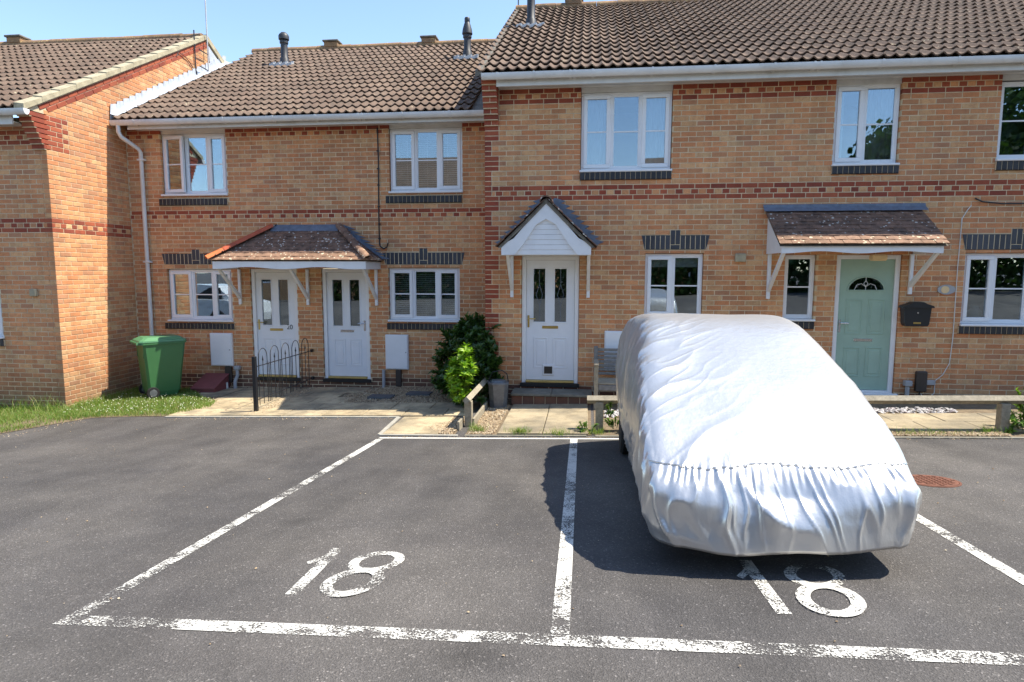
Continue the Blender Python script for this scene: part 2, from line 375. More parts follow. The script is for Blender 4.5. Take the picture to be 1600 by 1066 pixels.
# ------------------------------------------------------------------ ground
GA, GB, GC = -0.2671, 0.0292, -0.0775
def gz(x, y):
    xx = max(-14, min(14, x)); yy = max(-14.0, y)
    t = yy + 2.4
    if t > 0: yy = -2.4 + 0.35 * (1 - math.exp(-t / 0.35)) * 0.3
    return GA + GB * xx + GC * yy
def sheet(name, xs, ys, mat, dz=0.0, parent=None, inside=None, **props):
    nx, ny = len(xs), len(ys)
    vs = [(x, y, gz(x, y) + dz) for y in ys for x in xs]
    fs = [(j * nx + i, j * nx + i + 1, (j + 1) * nx + i + 1, (j + 1) * nx + i) for j in range(ny - 1) for i in range(nx - 1)]
    mb = MB(); mb.add(vs, fs, mat); return mb.build(name, parent, smooth=True, fixn=False, **props)
xs = [-400, -150, -60, -30, -20, -14] + [-13 + i for i in range(27)] + [14, 20, 30, 60, 150, 400]
ys = [-400, -150, -60, -30, -20, -14] + [-13 + i for i in range(10)] + [-2.7, -2.4, -2.3, -2.2, -2.1, -2, -1.8, -1.5, -1, -.5, 0, 1, 2, 5, 10, 20, 40, 100, 400]
road = sheet('road', xs, ys, 'asphalt', kind='structure')

def paint_poly(name, quads, parent, wear, dz=0.004):
    vs = []; fs = []
    for q in quads:
        o = len(vs); vs += [(x, y, gz(x, y) + dz) for x, y in q]; fs.append(tuple(range(o, o + len(q))))
    mb = MB(); mb.add(vs, fs, 'worn_paint'); me = mb.mesh(name)
    a = me.attributes.new('wear', 'FLOAT', 'FACE'); w = wear if isinstance(wear, list) else [wear] * len(fs); a.data.foreach_set('value', w)
    return link(name, me, parent)
def line(name, p, q, w, wear, n=24, w2=None):
    p = Vector(p); q = Vector(q); d = (q - p); nrm = Vector((-d.y, d.x)).normalized(); qs = []; ws = []
    for i in range(n):
        a = p + d * i / n; b = p + d * (i + 1) / n
        qs.append([tuple(a - nrm * w / 2), tuple(b - nrm * w / 2), tuple(b + nrm * w / 2), tuple(a + nrm * w / 2)])
        t = (i + .5) / n; ws.append(wear[0] + (wear[1] - wear[0]) * t if isinstance(wear, tuple) else wear)
    return paint_poly(name, qs, road, ws)
line('painted_line', (-.905, -2.47), (-.88, -7.18), .085, (.0, .12), 40)
line('painted_line', (1.45, -2.47), (1.475, -7.17), .085, (.0, .02), 40)
line('painted_line', (3.86, -2.47), (3.86, -7.17), .085, .0, 40)
line('painted_line', (-.94, -2.43), (1.98, -2.44), .07, -.1, 20)
line('painted_line', (-.93, -7.22), (6.2, -7.235), .10, (.09, .03), 60)
def stroke(name, pts, w, wear, closed=False):
    n = len(pts); qs = []
    def nr(i):
        a = Vector(pts[(i - 1) % n] if closed or i > 0 else pts[0]); b = Vector(pts[(i + 1) % n] if closed or i < n - 1 else pts[-1])
        d = (b - a).normalized(); return Vector((-d.y, d.x))
    for i in range(n if closed else n - 1):
        j = (i + 1) % n; a = Vector(pts[i]); b = Vector(pts[j]); na = nr(i) * w / 2; nb = nr(j) * w / 2
        qs.append([tuple(a - na), tuple(b - nb), tuple(b + nb), tuple(a + na)])
    return qs
def ell(cx, cy, rx, ry, n=30, sk=0): return [(cx + rx * math.cos(2 * math.pi * i / n) + sk * math.sin(2 * math.pi * i / n), cy + ry * math.sin(2 * math.pi * i / n)) for i in range(n)]
def numeral18(x, y, wear, sk=0.0):
    mb = stroke('n', [(x, y), (x + .008, y - .35), (x + .018, y - .675)], .07, 0)
    mb.append([(x - .035, y - .01), (x - .035, y - .13), (x - .10, y - .235), (x - .075, y - .27), (x - .02, y - .19)])
    paint_poly('painted_number', mb, road, wear)
    q8 = stroke('n', ell(x + .315, y - .195, .125, .135, 30, .02), .062, 0, True)
    q9 = stroke('n', ell(x + .285, y - .50, .125, .160, 30, .02), .068, 0, True)
    paint_poly('painted_number', q8, road, wear + .02); paint_poly('painted_number', q9, road, wear, 0.008)
numeral18(.05, -6.19, .09); numeral18(2.50, -6.22, .05)

# kerb edging (flush light concrete), separate lengths
KM = ['kerb']
def strip_piece(name, a, b, w, h, mat, parent, top=0.012):
    mat = KM[0]
    a = Vector(a); b = Vector(b); d = (b - a); n = Vector((-d.y, d.x)).normalized() * w / 2
    z0 = gz(a.x, a.y) + top; z1 = gz(b.x, b.y) + top; g = d.normalized() * .004
    P = [a + g - n, b - g - n, b - g + n, a + g + n]; zs = [z0, z1, z1, z0]
    vs = [(p.x, p.y, z - h) for p, z in zip(P, zs)] + [(p.x, p.y, z) for p, z in zip(P, zs)]
    mb = MB(); mb.add(vs, [(0, 3, 2, 1), (4, 5, 6, 7), (0, 1, 5, 4), (1, 2, 6, 5), (2, 3, 7, 6), (3, 0, 4, 7)], mat)
    return mb.build(name, parent)
kerb = MB(); kerb.box((-4.62, -1.26, -.4), (-4.56, -1.205, gz(-4.7, -1.2) - .01), 'kerb'); kerb = kerb.build('kerb', kind='structure')
def run(pts, step=.9):
    for a, b in zip(pts, pts[1:]):
        L_ = (Vector(b) - Vector(a)).length; n = max(1, round(L_ / step))
        for i in range(n):
            p = Vector(a).lerp(Vector(b), i / n); q = Vector(a).lerp(Vector(b), (i + 1) / n)
            strip_piece('kerb_stone', p, q, .055, .15, 'kerb', kerb)
run([(-4.62, -1.235), (-1.04, -1.26), (-.99, -2.27), (.02, -2.30)])
KM[0] = 'step_slab'; run([(.10, -2.30), (1.60, -2.30)]); run([(1.7, -2.32), (7.2, -2.34)])

def slabs(parent, x0, x1, y0, y1, sx, sy, mat, top=.018, off=0, skip=None):
    ys_ = np.arange(y0, y1 - .02, sy)
    for j, y in enumerate(ys_):
        xo = x0 - (off * sx if j % 2 else 0)
        k = 0
        while xo + k * sx < x1 - .03:
            a = max(x0, xo + k * sx); b = min(x1, xo + (k + 1) * sx); k += 1
            if b - a < .06: continue
            ye = min(y + sy, y1); c = ((a + b) / 2, (y + ye) / 2)
            if skip and skip(*c): continue
            jz = rnd.uniform(-.003, .003); g = .005
            mb = MB(); zz = [gz(X, Y) + top + jz for X, Y in ((a, y), (b, y), (b, ye), (a, ye))]
            zb = min(zz) - .05; cc = .006
            vs = [(a + g, y + g, zb), (b - g, y + g, zb), (b - g, ye - g, zb), (a + g, ye - g, zb),
                  (a + g, y + g, zz[0] - cc), (b - g, y + g, zz[1] - cc), (b - g, ye - g, zz[2] - cc), (a + g, ye - g, zz[3] - cc),
                  (a + g + cc, y + g + cc, zz[0]), (b - g - cc, y + g + cc, zz[1]), (b - g - cc, ye - g - cc, zz[2]), (a + g + cc, ye - g - cc, zz[3])]
            fs = [(0, 1, 5, 4), (1, 2, 6, 5), (2, 3, 7, 6), (3, 0, 4, 7), (4, 5, 9, 8), (5, 6, 10, 9), (6, 7, 11, 10), (7, 4, 8, 11), (8, 9, 10, 11)]
            mb.add(vs, fs, mat); mb.build('paving_slab', parent)
pav = sheet('pavement', [-4.64, -3.5, -2.5, -1.5, -.03], [-1.21, -.6, 0, 1.12], 'soil', .005, kind='structure')
def sk1(x, y): return (-2.45 < x < -.45 and y > -.35)
slabs(pav, -4.62, -.1, -1.20, 1.12, .6, .45, 'sand_slab', .02, .5, sk1)
pav2 = sheet('footpath', [-.96, -.5, -.03], [-2.26, -1.7, -1.27], 'soil', .005, kind='structure')
slabs(pav2, -.96, -.22, -2.26, -1.26, .72, .98, 'sand_slab')
pav3 = sheet('footpath', [.1, .8, 1.66], [-2.27, -1.7, -1., 0], 'soil', .005, kind='structure')
slabs(pav3, .50, 1.62, -2.26, -.50, .56, .60, 'grey_slab', .03)
pav4 = sheet('footpath', [1.7, 3, 4.5, 6.4, 9], [-2.29, -1.7, -1., -.5, -.005], 'soil', .005, kind='structure')
slabs(pav4, 2.6, 7.2, -2.08, -1.15, .6, .465, 'grey_slab', .03, .35)

# ------------------------------------------------------------------ masonry
PI = math.pi
class Beds:
    def __init__(s): s.l = []
    def box(s, a, b, mat): s.l.append((a, b, mat))
    def build(s, name, parent):
        for a, b, m in s.l: MB().box(a, b, m).build(name, parent)
class Masonry:
    """collects bricks of one house wall, then links the 300 that show largest as objects, the rest as one mesh"""
    def __init__(s): s.items = []
    def put(s, O, S, T, NRM, s0, s1, t0, t1, mat, depth=.09, proud=0.0, ch=.004):
        s.items.append((O, S, T, NRM, s0, s1, t0, t1, mat, depth, proud, ch))
CACHE = {}
def brick_mesh(w, h, d, mat, ch):
    key = (round(w, 3), round(h, 3), round(d, 3), mat)
    if key in CACHE: return CACHE[key]
    mb = MB(); brick_geo(mb, (0, 0, 0), Vector((1, 0, 0)), Vector((0, 0, 1)), Vector((0, -1, 0)), 0, key[0], 0, key[1], mat, d, 0, ch, 0)
    CACHE[key] = mb.mesh('brick'); return CACHE[key]
def brick_geo(mb, O, S, T, Nn, s0, s1, t0, t1, mat, d, proud, ch, t):
    O = Vector(O); c = ch
    def P(s_, t_, n_): return O + S * s_ + T * t_ + Nn * n_
    vs = [P(s0, t0, -d), P(s1, t0, -d), P(s1, t1, -d), P(s0, t1, -d),
          P(s0, t0, proud - c), P(s1, t0, proud - c), P(s1, t1, proud - c), P(s0, t1, proud - c),
          P(s0 + c, t0 + c, proud), P(s1 - c, t0 + c, proud), P(s1 - c, t1 - c, proud), P(s0 + c, t1 - c, proud)]
    fs = [(0, 1, 5, 4), (1, 2, 6, 5), (2, 3, 7, 6), (3, 0, 4, 7), (4, 5, 9, 8), (5, 6, 10, 9), (6, 7, 11, 10), (7, 4, 8, 11), (8, 9, 10, 11)]
    mb.add(vs, fs, mat, t)
def flush(mas, wall, limit=300):
    sc = []
    for it in mas.items:
        O, S, T, Nn, s0, s1, t0, t1 = it[:8]
        c = Vector(O) + S * (s0 + s1) / 2 + T * (t0 + t1) / 2
        vis = Nn.dot(Vector((CX, CY, CZ)) - c) > 0
        sc.append((px_size(c, math.sqrt(max(1e-6, (s1 - s0) * (t1 - t0)))) if vis else 0, it))
    sc.sort(key=lambda q: -q[0]); stuff = MB()
    for k, (p, it) in enumerate(sc):
        O, S, T, Nn, s0, s1, t0, t1, mat, d, proud, ch = it
        if k < limit and p > 4:
            me = brick_mesh(s1 - s0, t1 - t0, d, mat, ch)
            o = bpy.data.objects.new('brick', me); COL.objects.link(o)
            R = Matrix((S, -Nn, T)).transposed()
            o.matrix_local = Matrix.Translation(Vector(O) + S * s0 + T * t0 + Nn * (proud + rnd.uniform(-.0012, .0012))) @ R.to_4x4()
            o.parent = wall
        else:
            brick_geo(stuff, O, S, T, Nn, s0, s1, t0, t1, mat, d, proud + rnd.uniform(-.0012, .0012), ch, rnd.random())
    if stuff.f: stuff.build('brickwork', wall, fixn=False, kind='stuff')
def course(mas, O, S, T, Nn, zc, a, b, jo, ops, matf, header=False, h=.065, z_lo=None, z_hi=None):
    pitch = .1125 if header else .225
    k0 = math.floor((a - jo) / pitch) - 1; x = jo + k0 * pitch; k = k0
    while x < b:
        s0 = x + .005; s1 = x + pitch - .005; idx = k; x += pitch; k += 1
        s0 = max(s0, a); s1 = min(s1, b)
        if s1 - s0 < .022: continue
        z0 = zc - h / 2; z1 = zc + h / 2
        segs = [(s0, s1, z0, z1)]
        for (x0, x1, w0, w1) in ops:
            out = []
            for (p0, p1, q0, q1) in segs:
                if p1 <= x0 or p0 >= x1 or q1 <= w0 + .004 or q0 >= w1 - .004: out.append((p0, p1, q0, q1)); continue
                if p0 < x0 - .02: out.append((p0, x0, q0, q1))
                if p1 > x1 + .02: out.append((x1, p1, q0, q1))
                m0, m1 = max(p0, x0), min(p1, x1)
                if q1 > w1 + .015 and q0 < w1: out.append((m0, m1, w1, q1))
                if q0 < w0 - .015 and q1 > w0: out.append((m0, m1, q0, w0))
            segs = out
        for (p0, p1, q0, q1) in segs:
            if p1 - p0 < .02: continue
            m = matf(idx, (p0 + p1) / 2)
            if m: mas.put(O, S, T, Nn, p0, p1, q0, q1, m)
XA = Vector((1, 0, 0)); YA = Vector((0, 1, 0)); ZA = Vector((0, 0, 1)); NY = Vector((0, -1, 0)); NX = Vector((1, 0, 0))

def backing(name, parent, Y, x0, x1, z0, z1, ops, mat='mortar', th=.1, split=None):
    """mortar body of a front wall, with real openings"""
    mb = MB(); e = .003
    o2 = [(a - e, b + e, c - e, d + e) for a, b, c, d in ops]
    X = sorted({x0, x1} | {v for o in o2 for v in o[:2] if x0 < v < x1}); Z = sorted({z0, z1} | {v for o in o2 for v in o[2:] if z0 < v < z1})
    for i in range(len(X) - 1):
        run0 = None
        for j in range(len(Z) - 1):
            cx, cz = (X[i] + X[i + 1]) / 2, (Z[j] + Z[j + 1]) / 2
            solid = not any(a < cx < b and c < cz < d for a, b, c, d in o2)
            if solid and run0 is None: run0 = Z[j]
            if run0 is not None and (not solid or j == len(Z) - 2):
                mb.box((X[i], Y + .0035, run0), (X[i + 1], Y + th, Z[j + 1] if solid else Z[j]), mat); run0 = None
    return mb.build(name, parent, fixn=False)

def sill_bricks(mas, Y, x0, x1, z0, z1):
    n = max(1, round((x1 - x0) / .0735)); w = (x1 - x0) / n
    for i in range(n):
        mas.put(Vector((0, Y, 0)), XA, ZA, NY, x0 + i * w + .003, x0 + (i + 1) * w - .003, z0, z1, 'sill_brick', .10, .032, .007)
def sill_bed(mb, Y, x0, x1, z0, z1): mb.box((x0 + .002, Y - .024, z0 + .004), (x1 - .002, Y + .08, z1 - .004), 'mortar')
def soldier(mas, slant, bed, Y, x0, x1, z0, z1, key):
    n = round((x1 - x0) / .075); w = (x1 - x0) / n; mid = n // 2
    bed.box((x0 - .03, Y - .003, z0 + .004), (x1 + .03, Y + .08, z1 - .004), 'mortar')
    for i in range(n):
        if i in (mid - 1, mid):
            mas.put(Vector((0, Y, 0)), XA, ZA, NY, x0 + i * w + .005, x0 + (i + 1) * w - .005, z0 + .075, z1 + .075, 'blue_brick', .09, .009, .004)
            if i == mid: mas.put(Vector((0, Y, 0)), XA, ZA, NY, x0 + (mid - 1) * w + .008, x0 + (mid + 1) * w - .008, z0 + .003, z0 + .065, 'blue_brick', .09, .009, .004)
        else: mas.put(Vector((0, Y, 0)), XA, ZA, NY, x0 + i * w + .005, x0 + (i + 1) * w - .005, z0, z1, 'blue_brick', .09, .007, .004)
    bed.box((x0 + (mid - 1) * w, Y - .004, z1 - .005), (x0 + (mid + 1) * w, Y + .05, z1 + .07), 'mortar')
    for sgn, xx in ((-1, x0), (1, x1)):
        slant.prism([(xx + sgn * .004, z0), (xx + sgn * .010, z0), (xx + sgn * .058, z1), (xx + sgn * .004, z1)], Y - .008, Y + .05, 'blue_brick', rnd.random())

# ------------------------------------------------------------------ windows and doors
def room(parent, x0, x1, z0, z1, Y, depth=2.4):
    mb = MB(); a, b, c, d = x0 - .5, x1 + .5, z0 - .7, z1 + .25; y0 = Y + .14; y1 = Y + depth
    q = [((a, y1, c), (b, y1, c), (b, y1, d), (a, y1, d)), ((a, y0, c), (a, y1, c), (a, y1, d), (a, y0, d)), ((b, y0, c), (b, y1, c), (b, y1, d), (b, y0, d)),
         ((a, y0, c), (b, y0, c), (b, y1, c), (a, y1, c)), ((a, y0, d), (b, y0, d), (b, y1, d), (a, y1, d)),
         ((a, y0, c), (x0, y0, c), (x0, y0, d), (a, y0, d)), ((x1, y0, c), (b, y0, c), (b, y0, d), (x1, y0, d)),
         ((x0, y0, c), (x1, y0, c), (x1, y0, z0), (x0, y0, z0)), ((x0, y0, z1), (x1, y0, z1), (x1, y0, d), (x0, y0, d))]
    for f in q: mb.add(f, [(0, 1, 2, 3)], 'room')
    return mb.build('room', parent, fixn=False)
def window(house, Y, x0, x1, z0, z1, lights, recess=.055, kind=None, sillz=.035, opened=None):
    """lights: [(xa, xb, 's' sash | 'f' fixed)]"""
    yf = Y + recess; fr = .045
    mb = MB()
    mb.bbox((x0, yf, z0), (x1, yf + .06, z0 + fr), 'upvc'); mb.bbox((x0, yf, z1 - fr), (x1, yf + .06, z1), 'upvc')
    mb.bbox((x0, yf + .0005, z0 + fr), (x0 + fr, yf + .06, z1 - fr), 'upvc'); mb.bbox((x1 - fr, yf + .0005, z0 + fr), (x1, yf + .06, z1 - fr), 'upvc')
    for (a, b, t) in lights[:-1]: mb.bbox((b - .024, yf + .0005, z0 + fr), (b + .024, yf + .06, z1 - fr), 'upvc')
    win = mb.build('window', house)
    sb = MB(); sb.bbox((x0 - .02, Y - .045, z0 - sillz), (x1 + .02, yf + .05, z0 - .002), 'upvc', .008); sb.build('sill', win)
    for i, (a, b, t) in enumerate(lights):
        A = a + (fr if i == 0 else .024); B = b - (fr if i == len(lights) - 1 else .024); C_ = z0 + fr; D_ = z1 - fr
        M = None
        if opened == i:
            M = Matrix.Translation((A, yf, 0)) @ Matrix.Rotation(R_(-9), 4, 'Z') @ Matrix.Translation((-A, -yf, 0))
        if t == 's':
            s_ = MB(); w = .058; o = .012
            s_.bbox((A - o, yf - .018, C_ - o), (B + o, yf + .04, C_ + w - o), 'upvc', .006, M=M); s_.bbox((A - o, yf - .018, D_ - w + o), (B + o, yf + .04, D_ + o), 'upvc', .006, M=M)
            s_.bbox((A - o, yf - .017, C_ + w - o), (A + w - o, yf + .04, D_ - w + o), 'upvc', .006, M=M); s_.bbox((B - w + o, yf - .017, C_ + w - o), (B + o, yf + .04, D_ - w + o), 'upvc', .006, M=M)
            s_.build('sash', win); ga, gb, gc, gd = A + w - o, B - w + o, C_ + w - o, D_ - w + o; gy = yf + .012
        else:
            g_ = MB(); w = .018
            g_.box((A, yf + .012, C_), (B, yf + .05, C_ + w), 'upvc'); g_.box((A, yf + .012, D_ - w), (B, yf + .05, D_), 'upvc')
            g_.box((A, yf + .013, C_ + w), (A + w, yf + .05, D_ - w), 'upvc'); g_.box((B - w, yf + .013, C_ + w), (B, yf + .05, D_ - w), 'upvc')
            g_.build('glazing_bead', win); ga, gb, gc, gd = A + w, B - w, C_ + w, D_ - w; gy = yf + .024
        MB().box((ga - .004, gy, gc - .004), (gb + .004, gy + .006, gd + .004), 'glass', M=M).build('pane', win)
        MB().box((ga, gy - .004, (gc + gd) / 2 - .010), (gb, gy - .0005, (gc + gd) / 2 + .010), 'upvc', M=M).build('glazing_bar', win)
    room(win, x0, x1, z0, z1, Y)
    yi = Y + .17
    def cur(a, b, mat, fold=.045):
        n = max(8, int((b - a) / .012)); vs = []
        for i in range(n + 1):
            x = a + (b - a) * i / n; y = yi + .02 * math.sin(2 * PI * (x - a) / fold + 1.3 * math.sin(9 * x)); vs += [(x, y, z0 - .03), (x + .01 * math.sin(7 * x), y, z1 + .03)]
        MB().add(vs, [(2 * i, 2 * i + 2, 2 * i + 3, 2 * i + 1) for i in range(n)], mat).build('curtain', win, smooth=True, fixn=False)
    W = x1 - x0
    if kind == 'blind':
        b = MB(); n = int((z1 - z0 - .05) / .036)
        for i in range(n):
            z = z0 + .04 + i * .036; b.add([(x0 + .03, yi - .02, z - .006), (x1 - .03, yi - .02, z - .006), (x1 - .03, yi + .018, z + .012), (x0 + .03, yi + .018, z + .012)], [(0, 1, 2, 3)], 'blind')
        b.build('blind_slats', win, fixn=False, kind='stuff')
        b = MB()
        for u in (.22, .5, .78): b.box((x0 + W * u - .002, yi - .026, z0), (x0 + W * u + .002, yi - .024, z1), 'blind')
        b.build('blind_cord', win)
    elif kind == 'curtains': cur(x0, x0 + W * .27, 'curtain', .06); cur(x1 - W * .33, x1, 'curtain', .07)
    elif kind == 'curtains2': cur(x0, x0 + W * .20, 'curtain', .05); cur(x0 + W * .52, x1, 'curtain_warm', .08)
    elif kind == 'roller': MB().box((x0 + .02, yi, z1 - .2), (x1 - .02, yi + .004, z1), 'curtain').build('roller_blind', win)
    elif kind == 'vase':
        MB().lathe([(.03, 0), (.085, .03), (.10, .1), (.09, .17), (.055, .20), (.05, .23), (.065, .245)], 'ceramic', (x0 + .28, yi + .03, z0 + .005), 18).build('vase', win, smooth=True)
    return win

def door(house, Y, x0, x1, z0, z1, style, mat='door_white', handle='l'):
    yf = Y + .05; fr = .065
    mb = MB(); mb.bbox((x0, yf - .02, z0), (x0 + fr, yf + .06, z1), 'upvc', .006); mb.bbox((x1 - fr, yf - .02, z0), (x1, yf + .06, z1), 'upvc', .006)
    mb.bbox((x0 + fr, yf - .0195, z1 - fr), (x1 - fr, yf + .06, z1), 'upvc', .006)
    d = mb.build('door_frame', house)
    a, b, c, e = x0 + fr + .003, x1 - fr - .003, z0 + .055, z1 - fr - .003; w = b - a; h = e - c; yl = yf + .012
    leaf = MB()
    if style == 'green':
        gx0, gx1, gz0 = a + w * .16, b - w * .16, c + h * .765; rx = (gx1 - gx0) / 2; mx = (gx0 + gx1) / 2; rz = h * .105
        arc = [(mx + rx * math.cos(t), gz0 + rz * math.sin(t)) for t in np.linspace(0, PI, 17)]
        leaf.prism([(a, c), (b, c), (b, gz0)] + [(gx1, gz0)] + [(gx0, gz0), (a, gz0)], yl, yl + .045, mat)
        leaf.prism([(a, gz0), (gx0, gz0)] + arc[::-1][1:8] + [(mx, gz0 + rz), (mx, e), (a, e)], yl, yl + .045, mat)
        leaf.prism([(b, gz0), (b, e), (mx, e), (mx, gz0 + rz)] + arc[::-1][9:16] + [(gx1, gz0)], yl, yl + .045, mat)
        lf = leaf.build('door', house)
        MB().prism([(p[0], p[1]) for p in arc], yl + .018, yl + .024, 'glass').build('pane', lf)
        ld = MB(); ring = [(p[0], yl - .004, p[1]) for p in arc]; ld.tube(ring, .012, mat, 6); ld.tube([(gx0, yl - .004, gz0), (gx1, yl - .004, gz0)], .012, mat, 6)
        ld.build('moulding', lf)
        l2 = MB(); y_ = yl + .012
        for s in (-1, 1): l2.tube([(mx + s * rx * .62, y_, gz0), (mx + s * rx * .5, y_, gz0 + rz * .38), (mx + s * rx * .25, y_, gz0 + rz * .5), (mx, y_, gz0 + rz * .28)], .004, 'upvc', 5)
        for s in (-1, 1): l2.tube([(mx, y_, gz0 + rz * .72), (mx + s * .03, y_, gz0 + rz * .5), (mx, y_, gz0 + rz * .3)], .004, 'upvc', 5)
        l2.tube([(mx, y_, gz0), (mx, y_, gz0 + rz * .3)], .004, 'upvc', 5); l2.tube([(mx, y_, gz0 + rz * .7), (mx, y_, gz0 + rz)], .004, 'upvc', 5)
        l2.build('leading', lf)
        pans = [(a + w * .15, a + w * .46, c + h * .43, c + h * .70), (a + w * .56, a + w * .87, c + h * .43, c + h * .70), (a + w * .15, a + w * .46, c + h * .10, c + h * .33), (a + w * .56, a + w * .87, c + h * .10, c + h * .33)]
        lz = c + h * .385; plate = ((a + b) / 2 - .13, (a + b) / 2 + .13)
    else:
        ga, gb = (a + w * .15, a + w * .39), (a + w * .59, a + w * .83); g0, g1 = c + h * .49, c + h * .93
        leaf.box((a, yl, c), (b, yl + .045, g0), mat); leaf.box((a, yl, g1), (b, yl + .045, e), mat)
        for p, q in ((a, ga[0]), (ga[1], gb[0]), (gb[1], b)): leaf.box((p, yl + .0001, g0), (q, yl + .045, g1), mat)
        lf = leaf.build('door', house)
        for g in (ga, gb):
            MB().box((g[0], yl + .016, g0), (g[1], yl + .022, g1), 'glass').build('pane', lf)
            m = MB()
            for p, q in (((g[0] - .022, g0 - .022), (g[1] + .022, g0)), ((g[0] - .022, g1), (g[1] + .022, g1 + .022)), ((g[0] - .022, g0), (g[0], g1)), ((g[1], g0), (g[1] + .022, g1))):
                m.bbox((p[0], yl - .008, p[1]), (q[0], yl + .01, q[1]), mat, .004)
            m.build('moulding', lf)
            if style == 'porch':
                l2 = MB(); mx = (g[0] + g[1]) / 2
                for s in (-1, 1): l2.tube([(mx, yl + .012, g0 + .25), (mx + s * .05, yl + .012, g0 + .42), (mx, yl + .012, g0 + .58)], .004, 'lead', 5)
                l2.tube([(mx, yl + .012, g0), (mx, yl + .012, g0 + .25)], .004, 'lead', 5); l2.tube([(mx, yl + .012, g0 + .58), (mx, yl + .012, g1)], .004, 'lead', 5)
                l2.build('leading', lf)
        pans = [(a + w * .16, a + w * .45, c + h * .10, c + h * .36), (a + w * .56, a + w * .86, c + h * .10, c + h * .36)]
        lz = c + h * .445 if style != 'blank' else c + h * .44; plate = ((a + b) / 2 - .125, (a + b) / 2 + .125)
    for i, (p0, p1, q0, q1) in enumerate(pans):
        m = MB()
        for P, Q in (((p0, q0), (p1, q0 + .018)), ((p0, q1 - .018), (p1, q1)), ((p0, q0 + .018), (p0 + .018, q1 - .018)), ((p1 - .018, q0 + .018), (p1, q1 - .018))):
            m.bbox((P[0], yl - .008, P[1]), (Q[0], yl + .01, Q[1]), mat, .004)
        m.bbox((p0 + .045, yl - .006, q0 + .045), (p1 - .045, yl + .01, q1 - .045), mat, .006); m.build('panel', lf)
    pm = 'chrome' if style in ('green', 'blank') else 'brass'
    lp = MB(); lp.bbox((plate[0], yl - .010, lz - .022), (plate[1], yl + .002, lz + .022), pm, .004); lp.bbox((plate[0] + .02, yl - .014, lz - .012), (plate[1] - .02, yl - .009, lz + .012), pm, .003); lp.build('letter_plate', lf)
    hx = a + .035 if handle == 'l' else b - .035; hz = c + h * .49; s = 1 if handle == 'l' else -1
    hd = MB(); hd.bbox((hx - .016, yl - .010, hz - .09), (hx + .016, yl + .002, hz + .10), pm, .005); hd.tube([(hx, yl - .01, hz + .05), (hx, yl - .05, hz + .05), (hx + s * .11, yl - .055, hz + .05)], .009, pm, 8); hd.build('handle', lf)
    th = MB(); th.bbox((x0 + fr, yf - .045, z0 + .015), (x1 - fr, yf + .06, z0 + .05), 'upvc' if style == 'green' else 'gold_sill', .006); th.build('threshold', house)
    if style != 'green': MB().box((x0 - .02, Y - .03, z0 - .045), (x1 + .02, yf + .06, z0 + .013), 'black_plastic').build('doorstep', house)
    else: MB().bbox((x0 - .05, Y - .04, z0 - .03), (x1 + .05, yf + .06, z0 + .014), 'upvc', .006).build('doorstep', house)
    rb = MB(); rb.box((x0, yf + .07, z0), (x1, yf + .9, z1), 'room'); rb.f = [f for i, f in enumerate(rb.f) if i != 2]; rb.m = rb.m[:5]; rb.t = rb.t[:5]; rb.build('hallway', house, fixn=False)
    return lf, (a, b, c, e, yl)

# ------------------------------------------------------------------ pantile roofs
def pantile_mesh():
    mb = MB(); nx = 16; W = .297; vs = []; A = .019
    def prof(x): return A * math.cos(2 * PI * x / .15) + .004 * math.cos(4 * PI * x / .15)
    rows = [(0.0, .046), (.012, .049), (.40, .006)]
    for (y, zz) in rows:
        for i in range(nx + 1): x = W * i / nx; vs.append((x, y, prof(x) + zz))
    n = nx + 1; fs = [(r * n + i, r * n + i + 1, (r + 1) * n + i + 1, (r + 1) * n + i) for r in range(2) for i in range(nx)]
    b = len(vs)
    for i in range(nx + 1): x = W * i / nx; vs.append((x, .002, prof(x) + .046 - .018))
    for i in range(nx + 1): x = W * i / nx; vs.append((x, .35, prof(x) - .012))
    fs += [(i + 1, i, b + i, b + i + 1) for i in range(nx)]
    fs += [(b + i, b + n + i, b + n + i + 1, b + i + 1) for i in range(nx)]
    fs += [(0, n, b), (n, 2 * n, b + n, b), (nx, b + nx, n + nx), (n + nx, b + nx, b + n + nx, 2 * n + nx)]
    mb.add(vs, fs, 'pantile'); return mb.mesh('roof_tile', smooth=True)
PANTILE = pantile_mesh(); PANTILE.set_sharp_from_angle(angle=R_(50))
TILE_N = np.array([v.co[:] for v in PANTILE.vertices]); TILE_F = [tuple(p.vertices) for p in PANTILE.polygons]
